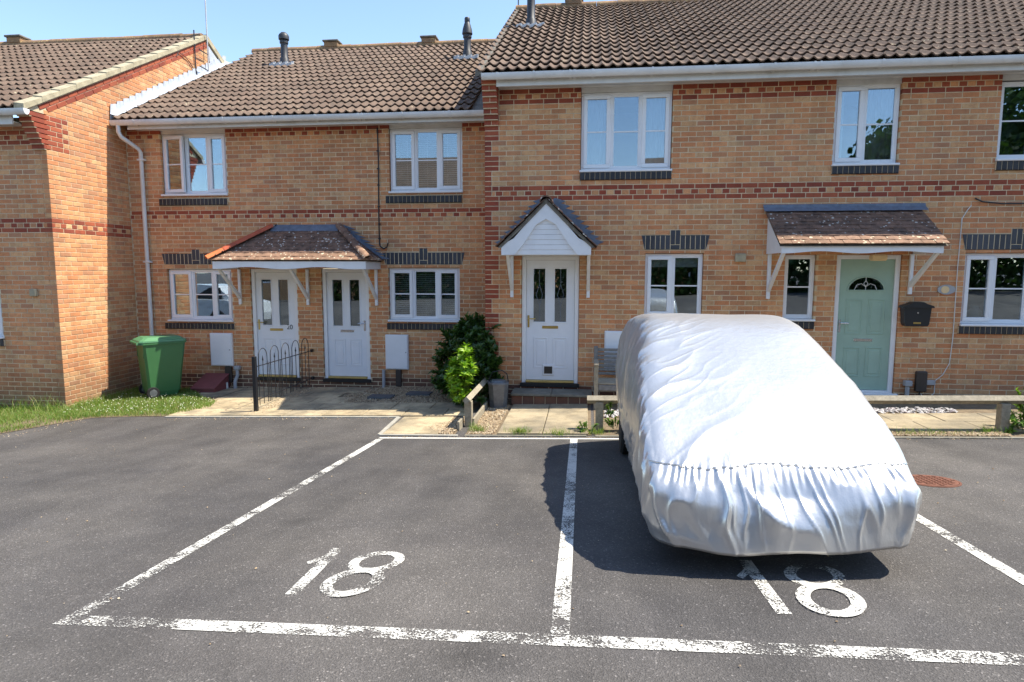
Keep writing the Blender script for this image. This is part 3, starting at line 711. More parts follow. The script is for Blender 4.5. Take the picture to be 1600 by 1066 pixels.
def pantile_roof(house, Y0, z0, pitch, xa, xb, rows, back=True, ridge=True, under_x=None, gx=0.0, limit=300, xlist=None):
    ang = math.atan(pitch); dy, dz = math.cos(ang), math.sin(ang)
    ux0, ux1 = under_x or (xa, xb); L_ = rows * .345
    und = MB(); yr, zr = Y0 + L_ * dy, z0 + L_ * dz
    und.add([(ux0, Y0 + .03, z0 + .0), (ux1, Y0 + .03, z0 + .0), (ux1, yr, zr - .02), (ux0, yr, zr - .02)], [(0, 1, 2, 3)], 'old_cement')
    und.add([(ux0, yr, zr - .02), (ux1, yr, zr - .02), (ux1, yr + L_ * dy, z0 - .02), (ux0, yr + L_ * dy, z0 - .02)], [(0, 1, 2, 3)], 'pantile')
    roof = und.build('roof', house, fixn=False)
    tl = []; k0 = math.ceil((xa - gx) / .3 - .5); k1 = math.ceil((xb - gx) / .3 - .5)
    for r in range(rows):
        for k in range(k0, k1):
            x = gx + k * .3; p = (x, Y0 + r * .345 * dy, z0 + r * .345 * dz); tl.append((px_size((x + .15, p[1], p[2]), .3), p))
    tl.sort(key=lambda q: -q[0]); stuff = MB()
    for i, (s, p) in enumerate(tl):
        eul = (ang + rnd.uniform(-.009, .012), rnd.uniform(-.008, .008), rnd.uniform(-.010, .010))
        if i < limit and s > 3: link('roof_tile', PANTILE, roof, p, eul)
        else:
            from mathutils import Euler
            M = Matrix.Translation(p) @ Euler(eul).to_matrix().to_4x4(); stuff.add([tuple(v) for v in TILE_N], TILE_F, 'pantile', rnd.random(), M)
    if stuff.f: stuff.build('roof_tiling', roof, smooth=True, fixn=False, kind='stuff')
    if ridge:
        n = int(round((ux1 - ux0) / .45)); w = (ux1 - ux0) / n; rt = MB()
        for j in range(9):
            pass
        m = MB(); pr = [(.125 * math.cos(t), .105 * math.sin(t)) for t in np.linspace(-.25, PI + .25, 11)]
        vs = [(0.004, p[0], p[1]) for p in pr] + [(w - .004, p[0], p[1]) for p in pr]; q = len(pr)
        m.add(vs, [(i, i + 1, q + i + 1, q + i) for i in range(q - 1)] + [tuple(range(q)), tuple(range(q, 2 * q))[::-1]], 'ridge_tile'); me = m.mesh('ridge_tile', smooth=True); me.set_sharp_from_angle(angle=R_(50))
        for i in range(n): link('ridge_tile', me, roof, (ux0 + i * w, yr, zr - .005 + rnd.uniform(-.006, .006)), (0, rnd.uniform(-.008, .008), 0))
    return roof, (yr, zr)
def gutter(house, x0, x1, Y, z, joints):
    pr = [(-.056 + 0, .05), (-.056, .02), (-.045, -.012), (-.02, -.035), (.01, -.035), (.038, -.012), (.05, .02), (.05, .05), (.044, .05), (.044, .02), (.03, -.008), (.008, -.028), (-.018, -.028), (-.038, -.008), (-.049, .02), (-.049, .05)]
    mb = MB(); mb.prism([(Y + p[0], z + p[1]) for p in pr], x0, x1, 'gutter_white', axis='x')
    for xe in (x0, x1): mb.prism([(Y + p[0] * 1.02, z + p[1]) for p in pr[:8]], xe - .003, xe + .003, 'gutter_white', axis='x')
    g = mb.build('gutter', house); smooth_by_angle(g, 35)
    for xj in joints:
        m = MB(); sc = 1.10
        m.prism([(Y + p[0] * sc, z + p[1] * sc) for p in pr[:8]] + [(Y + p[0] * .9, z + p[1]) for p in pr[8:]], xj - .014, xj + .014, 'gutter_white', axis='x')
        m.box((xj - .02, Y + .05, z - .04), (xj + .02, Y + .10, z + .02), 'gutter_white'); m.build('gutter_bracket', g)
    return g
def roof_vent(roof, x, y, z):
    m = MB(); m.bbox((x - .17, y - .13, z - .02), (x + .17, y + .13, z + .10), 'ridge_tile', .01); m.bbox((x - .20, y - .16, z + .10), (x + .20, y + .16, z + .145), 'old_cement', .01)
    m.build('ridge_vent', roof)
def flue(roof, x, y, z, h, cap):
    m = MB(); fl = MB()
    m.lathe([(.10, -.25), (.10, .12), (.078, .15), (.076, h - .22), (.095, h - .20), (.095, h - .15), (.075, h - .13)], 'flue_grey', (x, y, z), 20); o = m.build('flue_pipe', roof); smooth_by_angle(o, 40)
    c = MB()
    if cap == 'dome': c.lathe([(.076, h - .13), (.115, h - .12), (.118, h - .05), (.10, h - .01), (.06, h + .03), (.01, h + .04)], 'flue_grey', (x, y, z), 20)
    elif cap == 'cone': c.lathe([(.10, h - .14), (.115, h - .12), (.10, h - .02), (.07, h + .08), (.055, h + .12), (.06, h + .13), (.06, h + .2), (.05, h + .22)], 'flue_grey', (x, y, z), 20)
    else: c.lathe([(.13, h - .13), (.13, h - .10), (.08, h - .09), (.08, h + .1)], 'flue_grey', (x, y, z), 20)
    o = c.build('flue_cowl', roof); smooth_by_angle(o, 40)
    f = MB(); N_ = 11
    for j in range(2):
        for i in range(N_):
            u = -.26 + .52 * i / N_; f.box((x + u, y - .22 + j * .10, z - .085 + j * .045 + .012 * math.sin(i * 2.1)), (x + u + .05, y - .12 + j * .2, z - .03 + j * .05 + .016 * math.sin(i * 2.1)), 'lead_pale')
    f.build('flashing', roof)

# ================================================================== HOUSES
D1 = 1.1335; ZP = .1914; XPJ = -2.03; YL = -.6195; XG = -6.783; ZL = -.0759
PIT = .553; PITP = .545
# ---- right pair (front plane Y = 0)
H4 = thing('terraced_house', 'taller brick house with gabled white porch, cat flap door and black flue on its roof', 'house', (1.9, 0, 0), 'terraced houses along the parking bays')
H5 = thing('terraced_house', 'taller brick house with pale green front door under a tiled lean-to canopy', 'house', (6, 0, 0), 'terraced houses along the parking bays')
XS = 3.895
opsR = [(1.455, 2.795, 3.425, 4.66), (.571, 1.463, .14, 2.185), (2.45, 3.31, 1.215, 2.215), (5.065, 5.955, 3.455, 4.66), (7.25, 8.6, 3.49, 4.66), (4.478, 4.922, 1.215, 2.195), (5.205, 6.105, .11, 2.195), (6.95, 8.25, 1.17, 2.215)]
silR = [(1.45, 2.80, 3.307, 3.42), (2.44, 3.32, 1.10, 1.205), (5.055, 5.965, 3.34, 3.45), (7.24, 8.62, 3.36, 3.485), (4.47, 4.93, 1.10, 1.205), (6.92, 8.28, 1.055, 1.165)]
hdR = [(2.445, 3.325, 2.272, 2.48), (6.945, 8.26, 2.262, 2.475)]
zR = lambda n: 4.1 - .075 * n
NR = 58
mas4, mas5 = Masonry(), Masonry()
class Split:
    def __init__(s, a, b, x): s.a, s.b, s.x = a, b, x
    def put(s, O, S, T, Nn, s0, s1, *r): (s.a if (s0 + s1) / 2 < s.x else s.b).put(O, S, T, Nn, s0, s1, *r)
spR = Split(mas4, mas5, XS)
allops = opsR + silR + hdR
for n in range(-7, NR):
    z = zR(n)
    if n in (12, 14, -7, -5): jo, hdr, mf = .22, False, (lambda k, x: 'red_brick')
    elif n in (13, -6):
        jo, hdr = .22 - .05625 - .0, True; mf = lambda k, x: 'red_brick' if k % 2 == 0 else 'buff_brick'
    else:
        jo = .22 if n % 2 == 0 else .1075; hdr = False; mf = lambda k, x: 'buff_brick'
    if z < .17: mf = lambda k, x: 'plinth_brick'
    # red quoin at the corner
    wide = ((n - 20) % 6 < 3) if n >= 12 else (n % 6 < 3)
    if n <= -3: wide = True
    q = .215 if wide else .1025
    if n >= -7 and n <= -3: pass
    mas4.put(Vector((0, 0, 0)), XA, ZA, NY, .0, q, z - .0325, z + .0325, 'red_brick' if z > .17 else 'plinth_brick')
    O = Vector((0, 0, 0)); xm = q + .01
    if not hdr and n not in (12, 14, -7, -5):
        # keep the bond: start from the joint nearest the quoin
        pass
    course(spR, O, XA, ZA, NY, z, xm, 10.4, jo, allops, mf, hdr)
# corbelled eaves corner
def corbel(mas, bed, X0, X1, Y, zb, n, out):
    for i in range(n):
        y = Y - out * (i + 1) / n; z = zb + i * .075; half = i % 2
        o = Vector((0, y, 0)); w = X1 - X0
        if half: mas.put(o, XA, ZA, NY, X0, X1, z - .0325, z + .0325, 'red_brick', Y - y + .02)
        else:
            mas.put(o, XA, ZA, NY, X0, X0 + w / 2 - .005, z - .0325, z + .0325, 'red_brick', Y - y + .02); mas.put(o, XA, ZA, NY, X0 + w / 2 + .005, X1, z - .0325, z + .0325, 'red_brick', Y - y + .02)
        bed.box((X0 + .003, y + .006, z - .045), (X1 - .003, Y + .05, z + .045), 'mortar')
wall4 = backing('wall', H4, 0.0, 0.004, XS, -.4, 4.68, [o for o in allops if o[0] < XS])
wall5 = backing('wall', H5, 0.0, XS + .0005, 10.4, -.4, 4.68, [o for o in allops if o[0] > XS])
bed4, bed5 = Beds(), Beds()
for (a, b, c, d) in silR: sill_bricks(spR, 0, a, b, c, d); sill_bed(bed4 if a < XS else bed5, 0, a, b, c, d)
sl4, sl5 = MB(), MB()
soldier(mas4, sl4, bed4, 0, *hdR[0], 0); soldier(mas5, sl5, bed5, 0, *hdR[1], 0)
corbel(mas4, bed4, 0.0, .215, 0.0, zR(-1), 8, .30)
bed4.build('mortar_bed', wall4); bed5.build('mortar_bed', wall5); sl4.build('header_end_brick', wall4); sl5.build('header_end_brick', wall5)
flush(mas4, wall4); flush(mas5, wall5)
# side and back walls of the right pair (mortar body with bricks on the exposed west gable)
sw = MB(); sw.prism([(.1, -.4), (9.4, -.4), (9.4, 4.7), (4.70, 7.48), (.1, 4.86)], 0.006, .25, 'mortar', axis='x'); side4 = sw.build('side_wall', H4)
sb_ = MB()
for n in range(-44, 58):
    z = zR(n)
    for k in range(-1, 43):
        y = k * .225 + (.1125 if n % 2 else 0); y0, y1 = max(y + .005, .1), y + .22
        ytop = 4.7 - abs(4.70 - (y0 + y1) / 2) * 0
        lim = 4.84 + PIT * ((y0 + y1) / 2 - .1) if y0 < 4.7 else 7.44 - PIT * ((y0 + y1) / 2 - 4.7)
        if y1 > 9.35 or z + .04 > lim or y1 - y0 < .03: continue
        brick_geo(sb_, (0, 0, 0), -YA, ZA, Vector((-1, 0, 0)), -y1, -y0, z - .0325, z + .0325, 'buff_brick', .02, 0, .003, rnd.random())
sb_.build('brickwork', side4, fixn=False, kind='stuff')
bw = MB(); bw.box((0.3, 9.2, -.4), (XS, 9.4, 4.7), 'mortar'); bw.build('back_wall', H4)
bw = MB(); bw.box((XS + .01, 9.2, -.4), (10.4, 9.4, 4.7), 'mortar'); bw.box((10.2, .12, -.4), (10.4, 9.19, 4.7), 'mortar'); bw.build('back_wall', H5)

SASH = 's'
window(H4, 0, 1.462, 2.788, 3.455, 4.585, [(1.462, 1.905, 's'), (1.905, 2.345, 'f'), (2.345, 2.788, 's')], kind='curtains')
window(H4, 0, 2.455, 3.305, 1.245, 2.21, [(2.455, 2.86, 's'), (2.86, 3.305, 'f')], kind='roller')
window(H5, 0, 5.072, 5.948, 3.485, 4.60, [(5.072, 5.48, 's'), (5.48, 5.948, 'f')], kind='curtains2')
window(H5, 0, 7.257, 8.593, 3.52, 4.57, [(7.257, 7.70, 'f'), (7.70, 8.15, 'f'), (8.15, 8.593, 's')])
window(H5, 0, 4.483, 4.917, 1.245, 2.19, [(4.483, 4.917, 'f')])
window(H5, 0, 6.957, 8.243, 1.20, 2.21, [(6.957, 7.37, 's'), (7.37, 7.83, 'f'), (7.83, 8.243, 's')], kind='vase')
lf, (a, b, c, e, yl) = door(H4, 0, .575, 1.46, .185, 2.18, 'porch')
cf = MB(); m_ = (a + b) / 2 - .03
cf.bbox((m_ - .09, yl - .018, c + .07), (m_ + .10, yl + .01, c + .245), 'timber_white', .012); cf.bbox((m_ - .06, yl - .021, c + .10), (m_ + .07, yl - .017, c + .215), 'black_plastic', .004); cf.build('cat_flap', lf)
door(H5, 0, 5.21, 6.10, .14, 2.19, 'green', 'door_green')

# eaves: fascia, soffit, gutter
def eaves(h, x0, x1, Y, zb, zt, zw, dull=True):
    f = MB(); f.box((x0, Y - .30, zb), (x1, Y - .278, zt), 'upvc_dull'); f.box((x0, Y - .304, zb), (x1, Y - .3005, zb + .045), 'upvc_dull'); f.build('fascia', h)
    s = MB(); s.box((x0 + .002, Y - .277, zb + .036), (x1 - .002, Y + .045, zb + .05), 'upvc_dull')
    for yy in (Y - .22, Y - .16, Y - .10): s.box((x0 + .002, yy, zb + .0335), (x1 - .002, yy + .004, zb + .0358), 'lead')
    s.build('soffit', h)
eaves(H4, .22, XS, 0, 4.625, 4.83, 0); eaves(H5, XS + .001, 10.4, 0, 4.625, 4.83, 0)
for (h, a, b) in ((H4, 1.457, 2.793), (H5, 5.067, 5.953), (H5, 7.252, 8.598)): MB().box((a, .04, 4.588), (b, .10, 4.66), 'upvc_dull').build('window_head_board', h)
gutter(H4, .02, XS - .001, -.375, 4.735, [.25, .78, 1.30, 1.36, 1.62, 2.45, 3.3]); gutter(H5, XS + .001, 10.4, -.375, 4.735, [4.1, 4.62, 4.7, 5.5, 6.45, 7.3, 8.2])
r4, (yr, zr) = pantile_roof(H4, -.40, 4.80, PIT, -.06, XS, 17, under_x=(-.05, XS), gx=-.05)
r5, _ = pantile_roof(H5, -.40, 4.80, PIT, XS, 11.2, 17, under_x=(XS, 11.2), gx=-.05)
vg = MB(); ang = math.atan(PIT)
for i in range(17):
    y = -.40 + i * .345 * math.cos(ang); z = 4.80 + i * .345 * math.sin(ang)
    vg.add([(-.075, y, z - .05), (.02, y, z - .05), (.02, y + .30, z + .17 - .05), (-.075, y + .30, z + .17 - .05), (-.075, y, z + .028), (.02, y, z + .028), (.02, y + .30, z + .17 + .028), (-.075, y + .30, z + .17 + .028)],
           [(0, 3, 2, 1), (4, 5, 6, 7), (0, 1, 5, 4), (1, 2, 6, 5), (2, 3, 7, 6), (3, 0, 4, 7)], 'old_cement')
vg.build('verge', r4)
flue(r4, .45, 2.83, 6.58, .78, 'flange'); roof_vent(r4, 1.22, yr, zr + .05)

# ---- pair of lower houses (front plane Y = D1)
H3 = thing('terraced_house', 'brick house with blinds in its windows, between number 20 and the gabled porch house', 'house', (-1.7, D1, -.1), 'terraced houses along the parking bays')
H2 = thing('terraced_house', 'brick house numbered 20, its white downpipe standing in the corner beside the sunlit gable', 'house', (-5, D1, -.15), 'terraced houses along the parking bays')
XP = -3.39
opsP = [(-6.115, -4.86, 3.285, 4.47), (-1.86, -.57, 3.285, 4.47), (-6.125, -4.865, 1.005, 1.97), (-1.915, -.63, 1.045, 2.0), (-4.505, -3.62, -.065, 1.985), (-3.155, -2.28, -.065, 1.985)]
silP = [(-6.18, -4.86, 3.12, 3.235), (-1.93, -.575, 3.12, 3.24), (-6.20, -4.83, .87, .975), (-1.95, -.6, .91, 1.015)]
hdP = [(-6.14, -4.85, 2.06, 2.25), (-1.945, -.60, 2.06, 2.262)]
mas2, mas3 = Masonry(), Masonry(); spP = Split(mas2, mas3, XP); opP = opsP + silP + hdP
zP = lambda n: 2.8 + ZP - .075 * n
for n in range(-20, 44):
    z = zP(n); jo = XPJ if n % 2 == 0 else XPJ + .1125; hdr = False; mf = lambda k, x: 'buff_brick'
    if n in (0, -19, -20): jo = XPJ; mf = lambda k, x: 'red_brick'
    if n in (1, -18): jo = XPJ - .05625; hdr = True; mf = lambda k, x: 'red_brick' if k % 2 == 0 else 'buff_brick'
    if z < .02: mf = lambda k, x: 'plinth_brick'
    course(spP, Vector((0, D1, 0)), XA, ZA, NY, z, XG + .012, -.004, jo, opP, mf, hdr)
wall2 = backing('wall', H2, D1, XG + .002, XP, -.5, 4.46, [o for o in opP if o[0] < XP]); wall3 = backing('wall', H3, D1, XP + .0005, -.002, -.5, 4.46, [o for o in opP if o[0] > XP])
bed2, bed3, sl2, sl3 = Beds(), Beds(), MB(), MB()
for (a, b, c, d) in silP: sill_bricks(spP, D1, a, b, c, d); sill_bed(bed2 if a < XP else bed3, D1, a, b, c, d)
soldier(mas2, sl2, bed2, D1, *hdP[0], 0); soldier(mas3, sl3, bed3, D1, *hdP[1], 0)
bed2.build('mortar_bed', wall2); bed3.build('mortar_bed', wall3); sl2.build('header_end_brick', wall2); sl3.build('header_end_brick', wall3)
flush(mas2, wall2); flush(mas3, wall3)
MB().box((XG + .3, 10.2, -.5), (XP, 10.4, 4.4), 'mortar').build('back_wall', H2); MB().box((XP + .01, 10.2, -.5), (-.3, 10.4, 4.4), 'mortar').build('back_wall', H3)
window(H2, D1, -6.108, -4.868, 3.32, 4.385, [(-6.108, -5.655, 's'), (-5.655, -5.235, 'f'), (-5.235, -4.868, 's')], opened=0)
window(H3, D1, -1.853, -.577, 3.32, 4.385, [(-1.853, -1.405, 's'), (-1.405, -.99, 'f'), (-.99, -.577, 's')], kind='blind')
window(H2, D1, -6.118, -4.872, 1.04, 1.965, [(-6.118, -5.66, 's'), (-5.66, -5.25, 'f'), (-5.25, -4.872, 's')])
window(H3, D1, -1.908, -.637, 1.08, 1.995, [(-1.908, -1.475, 's'), (-1.475, -1.04, 'f'), (-1.04, -.637, 's')], kind='blind')
lf20, (a, b, c, e, yl) = door(H2, D1, -4.50, -3.625, -.02, 1.98, 'numbered')
def text(s, size, loc, mat, parent, name='house_number', rot=(PI / 2, 0, 0)):
    cu = bpy.data.curves.new(name, 'FONT'); cu.body = s; cu.size = size; cu.extrude = .002; cu.align_x = 'CENTER'; cu.materials.append(MATS[mat])
    to = bpy.data.objects.new(name, cu); COL.objects.link(to); bpy.context.view_layer.update(); me = bpy.data.meshes.new_from_object(to); bpy.data.objects.remove(to); return link(name, me, parent, loc, rot)
text('20', .12, (b - .115, yl - .004, c + .845), 'black_iron', lf20)
door(H3, D1, -3.15, -2.285, -.02, 1.98, 'blank', handle='r')
eaves(H2, XG + .28, XP, D1, 4.41, 4.56, 0); eaves(H3, XP + .001, -.003, D1, 4.41, 4.56, 0)
for (h, a, b) in ((H2, -6.113, -4.862), (H3, -1.858, -.572)): MB().box((a, D1 + .04, 4.388), (b, D1 + .10, 4.465), 'upvc_dull').build('window_head_board', h)
gutter(H2, XG + .05, XP - .001, D1 - .375, 4.50, [-6.3, -5.5, -4.65, -3.75]); gutter(H3, XP + .001, -.004, D1 - .375, 4.50, [-3.0, -2.25, -2.18, -1.5, -.7])
r2, (yr2, zr2) = pantile_roof(H2, D1 - .40, 4.55, PITP, XG + .1, XP, 17, under_x=(XG + .01, XP), gx=-.05)
r3, _ = pantile_roof(H3, D1 - .40, 4.55, PITP, XP, -.2, 17, under_x=(XP, .0), gx=-.05)
flue(r2, -5.27, 4.42, 6.57, .66, 'dome'); flue(r3, -1.08, 4.42, 6.57, .62, 'cone')
roof_vent(r2, -4.72, yr2, zr2 + .05); roof_vent(r3, -2.28, yr2, zr2 + .05)
# stepped lead flashing where the lower roof meets the gable
def slopez(y, y0=D1 - .40, z0=4.55): return z0 + PITP * (y - y0)
for i in range(26):
    y = D1 - .36 + i * .165
    if y > 4.55: break
    z = slopez(y)
    m = MB(); m.add([(XG + .012, y, z + .0), (XG + .012, y + .155, z + .0 + .093), (XG + .012, y + .155, z + .25 + .06), (XG + .012, y + .02, z + .25 + .02),
                     (XG + .022, y - .012, z + .0), (XG + .022, y + .160, z + .093), (XG + .030, y + .160, z + .25 + .06), (XG + .026, y + .012, z + .25 + .02)],
                    [(0, 1, 2, 3), (4, 5, 6, 7), (0, 1, 5, 4), (1, 2, 6, 5), (2, 3, 7, 6), (3, 0, 4, 7)], 'lead_light'); m.build('lead_flashing', r2)
    m = MB(); w = .15 + .012 * math.sin(i * 2.3)
    m.add([(XG + .024, y - .006, z + .10), (XG + .10, y, z + .075), (XG + w, y, z + .065), (XG + w, y + .162, z + .163), (XG + .10, y + .162, z + .166), (XG + .024, y + .162, z + .20)], [(0, 1, 4, 5), (1, 2, 3, 4)], 'lead_light'); m.build('lead_flashing', r2)

# downpipe with swan neck
dp = MB(); yy = D1 - .375
dp.tube([(-6.62, yy, 4.47), (-6.62, yy, 4.36), (-6.60, yy + .03, 4.28), (-6.47, D1 - .10, 4.12), (-6.455, D1 - .06, 4.06), (-6.455, D1 - .055, -.3)], .036, 'gutter_white', 14)
for z in (3.93, 2.1, .3): dp.bbox((-6.52, D1 - .095, z - .018), (-6.39, D1 + .0, z + .018), 'gutter_white', .005)
o = dp.build('downpipe', H2); smooth_by_angle(o, 45)

def meter_box(h, Y, x0, x1, z0, z1):
    m = MB(); m.bbox((x0, Y - .05, z0), (x1, Y + .01, z1), 'upvc', .008); o = m.build('meter_box', h)
    m = MB(); m.bbox((x0 + .015, Y - .062, z0 + .015), (x1 - .015, Y - .048, z1 - .015), 'upvc', .006); m.build('door', o)
    m = MB(); m.lathe([(.012, 0), (.012, .008)], 'grey_plastic', (0, 0, 0), 10, M=Matrix.Translation((x1 - .04, Y - .062, (z0 + z1) / 2)) @ Matrix.Rotation(PI / 2, 4, 'X')); m.build('lock', o)
meter_box(H2, D1, -5.315, -4.885, .19, .80); meter_box(H3, D1, -1.98, -1.56, .19, .815); meter_box(H4, 0, 1.86, 2.285, .42, 1.035)
def pipe(h, name, pts, r, mat, n=10):
    o = MB().tube(pts, r, mat, n).build(name, h); smooth_by_angle(o, 50); return o
MB().bbox((-5.05, D1 - .05, -.12), (-4.92, D1, .185), 'brown_plastic', .008).build('cable_cover', H2)
MB().bbox((-1.80, D1 - .05, -.12), (-1.70, D1, .185), 'brown_plastic', .008).build('cable_cover', H3)
pipe(H2, 'waste_pipe', [(-4.80, D1 - .05, .17), (-4.80, D1 - .05, .02), (-4.83, D1 - .09, -.08), (-4.83, D1 - .10, -.26)], .032, 'grey_plastic')
MB().bbox((-4.855, D1 - .09, .13), (-4.745, D1 - .005, .20), 'grey_plastic', .008).build('pipe_collar', H2)
pipe(H2, 'pipe_stub', [(-4.98, D1 - .12, -.1), (-4.97, D1 - .12, -.26)], .022, 'upvc_dull')
pipe(H3, 'waste_pipe', [(-2.02, D1 - .04, .18), (-2.02, D1 - .05, -.1), (-2.04, D1 - .08, -.22)], .03, 'grey_plastic')
MB().bbox((5.98 + .55, -.055, .30), (6.65, -.0, .37), 'grey_plastic', .006).build('pipe_collar', H5)
# black cable down the front
pts = [(-2.055 + .006 * math.sin(t * 3), D1 - .012, 4.40 - t) for t in np.linspace(0, 1.98, 24)] + [(-2.04, D1 - .02, 2.37), (-1.98, D1 - .025, 2.33), (-1.92, D1 - .03, 2.36), (-1.895, D1 - .035, 2.43)]
pipe(H3, 'black_cable', pts, .011, 'black_plastic', 6)
cl = MB()
for z in (4.0, 3.7, 3.42, 3.05, 2.75, 2.5): cl.box((-2.075, D1 - .03, z), (-2.035, D1, z + .02), 'black_plastic')
cl.build('cable_clip', H3)

# ---- left house with the sunlit gable
H1 = thing('terraced_house', 'end brick house whose tall plain gable wall catches the sun', 'house', (XG - 2, YL, -.3), 'terraced houses along the parking bays')
opsL = [(-9.1, -7.80, .84, 1.97)]; silL = [(-9.12, -7.78, .72, .83)]; hdL = [(-9.12, -7.80, 2.05, 2.25)]
mas1 = Masonry(); zL = lambda n: 2.8 + ZL - .075 * n
for n in range(-19, 46):
    z = zL(n); jo = XG + .005 + (.0 if n % 2 == 0 else .1125); hdr = False; mf = lambda k, x: 'buff_brick'
    if n in (0, 2, -18, -16): jo = XG + .005; mf = lambda k, x: 'red_brick'
    if n in (1, -17): jo = XG + .005 - .05625; hdr = True; mf = lambda k, x: 'red_brick' if k % 2 == 0 else 'buff_brick'
    if n < -14 or 1: 
        course(mas1, Vector((0, YL, 0)), XA, ZA, NY, z, -11.5, XG - .004, jo, opsL + silL + hdL, mf, hdr)
GS = .55
def gtop(y): return (4.36 + GS * (y + 1.02)) if y < 3.80 else (4.36 + GS * 4.82 - GS * (y - 3.80))
for n in range(-58, 46):
    z = zL(n); hdr = False; jo = YL - .005 + (.0 if n % 2 == 0 else .1125); mf = lambda k, x: 'buff_brick'
    if n in (0, 2): mf = lambda k, x: 'red_brick'; jo = YL - .005
    if n == 1: mf = lambda k, x: 'red_brick' if k % 2 == 0 else 'buff_brick'; jo = YL - .005 - .05625; hdr = True
    lo, hi = YL + .0, 8.2
    zz = z + .0325 + .175
    if zz > 4.36 + GS * (YL + 1.02):
        lo = max(YL, -1.02 + (zz - 4.36) / GS); hi = min(hi, 3.80 + (4.36 + GS * 4.82 - zz) / GS)
    if hi - lo < .1: continue
    if z > 3.80 and lo <= YL + .001:      # red quoin under the verge
        q = .45 if n % 2 else .335
        course(mas1, Vector((XG, 0, 0)), YA, ZA, NX, z, lo, lo + q, jo, [], lambda k, x: 'red_brick'); lo += q + .01
    course(mas1, Vector((XG, 0, 0)), YA, ZA, NX, z, lo, hi, jo, [], mf, hdr)
# two red courses following the verge
angL = math.atan(GS); Sd = Vector((0, math.cos(angL), math.sin(angL))); Td = Vector((0, -math.sin(angL), math.cos(angL)))
for row in (0, 1):
    O = Vector((XG, -1.02, 4.36)) + Td * (-.105 - .075 * row)
    Lm = 4.82 / math.cos(angL); s = .30 + row * .13
    while s < Lm - .05:
        mas1.put(O, Sd, Td, NX, s + .005, min(s + .22, Lm), -.0325, .0325, 'red_brick', .05, .004); s += .225
gm = MB()
gm.prism([(YL + .006, -.5), (8.3, -.5), (8.3, gtop(8.3) - .04), (3.80, gtop(3.8) - .04), (YL - .25, gtop(YL - .25) - .04), (YL - .25, 4.33), (YL + .006, 4.02)], XG - .12, XG - .006, 'mortar', axis='x')
wall1g = gm.build('gable_wall', H1)
wall1 = backing('wall', H1, YL, -11.5, XG - .13, -.5, 4.30, opsL + silL + hdL)
bed1, sl1 = Beds(), MB()
for (a, b, c, d) in silL: sill_bricks(mas1, YL, a, b, c, d); sill_bed(bed1, YL, a, b, c, d)
soldier(mas1, sl1, bed1, YL, *hdL[0], 0)
# stepped corbel seen from the side
for i in range(7):
    y = YL - .27 * (i + 1) / 7; z = zL(-15) + i * .075 
    mas1.put(Vector((0, y, 0)), XA, ZA, NY, XG - .215, XG - .004, z - .0325, z + .0325, 'red_brick', YL - y + .02)
    mas1.put(Vector((XG, 0, 0)), YA, ZA, NX, y + .003, YL - .005, z - .0325, z + .0325, 'red_brick', .09)
    bed1.box((XG - .213, y + .008, z - .045), (XG - .006, YL + .05, z + .045), 'mortar')
bed1.build('mortar_bed', wall1); sl1.build('header_end_brick', wall1)
flush(mas1, wall1)
bw = MB(); bw.box((-11.5, 8.3, -.5), (XG - .2, 8.5, 4.2), 'mortar'); bw.box((-11.7, YL + .12, -.5), (-11.5, 8.5, 4.2), 'mortar'); bw.build('back_wall', H1)
window(H1, YL, -9.09, -7.81, .875, 1.96, [(-9.09, -8.65, 's'), (-8.65, -8.25, 'f'), (-8.25, -7.81, 's')])
eaves(H1, -11.5, XG - .26, YL, 4.13, 4.36, 0)
gutter(H1, -11.5, XG + .06, YL - .375, 4.28, [-10.5, -9.5, -8.5, -7.6])
r1, (yr1, zr1) = pantile_roof(H1, YL - .40, 4.34, GS, -11.8, XG - .1, 16, under_x=(-11.8, XG - .06), gx=XG - .12)
vn = 14
for i in range(vn):
    L_ = 5.56 / vn; s = i * L_
    for (sg, m) in ((1, 'verge_mortar'),):
        p = Vector((XG, YL - .40, 4.34)) + Sd * s; q = p + Sd * (L_ - .004)
        w0, w1 = -.12, .042; h = .06
        vs = [tuple(p + XA * w0 - ZA * .03), tuple(p + XA * w1 - ZA * .03), tuple(q + XA * w1 - ZA * .03), tuple(q + XA * w0 - ZA * .03),
              tuple(p + XA * w0 + ZA * (h + .02)), tuple(p + XA * w1 + ZA * h), tuple(q + XA * w1 + ZA * (h - .018)), tuple(q + XA * w0 + ZA * (h + .002))]
        mb = MB(); mb.add(vs, [(0, 3, 2, 1), (4, 5, 6, 7), (0, 1, 5, 4), (1, 2, 6, 5), (2, 3, 7, 6), (3, 0, 4, 7)], m); mb.build('verge_piece', r1)
# rear verge
p = Vector((XG, yr1, zr1)); q = p + Vector((0, 4.2, -4.2 * GS)); mb = MB()
vs = [tuple(k + XA * w + ZA * h) for k in (p, q) for w in (-.15, .045) for h in (-.05, .07)]
mb.add(vs, [(0, 1, 3, 2), (4, 6, 7, 5), (0, 4, 5, 1), (2, 3, 7, 6), (1, 5, 7, 3), (0, 2, 6, 4)], 'verge_mortar'); mb.build('rear_verge', r1)
MB().prism([(3.95, 5.9), (5.2, 5.3), (5.2, gtop(5.2) - .06), (3.9, gtop(3.9) - .10)], XG + .006, XG + .016, 'lead_light', axis='x').build('lead_cladding', r1)
roof_vent(r1, -11.3, yr1, zr1 + .05)
MB().bbox((-7.24, YL - .05, 1.53), (-7.12, YL, 1.65), 'verge_mortar', .01).build('air_vent', H1)

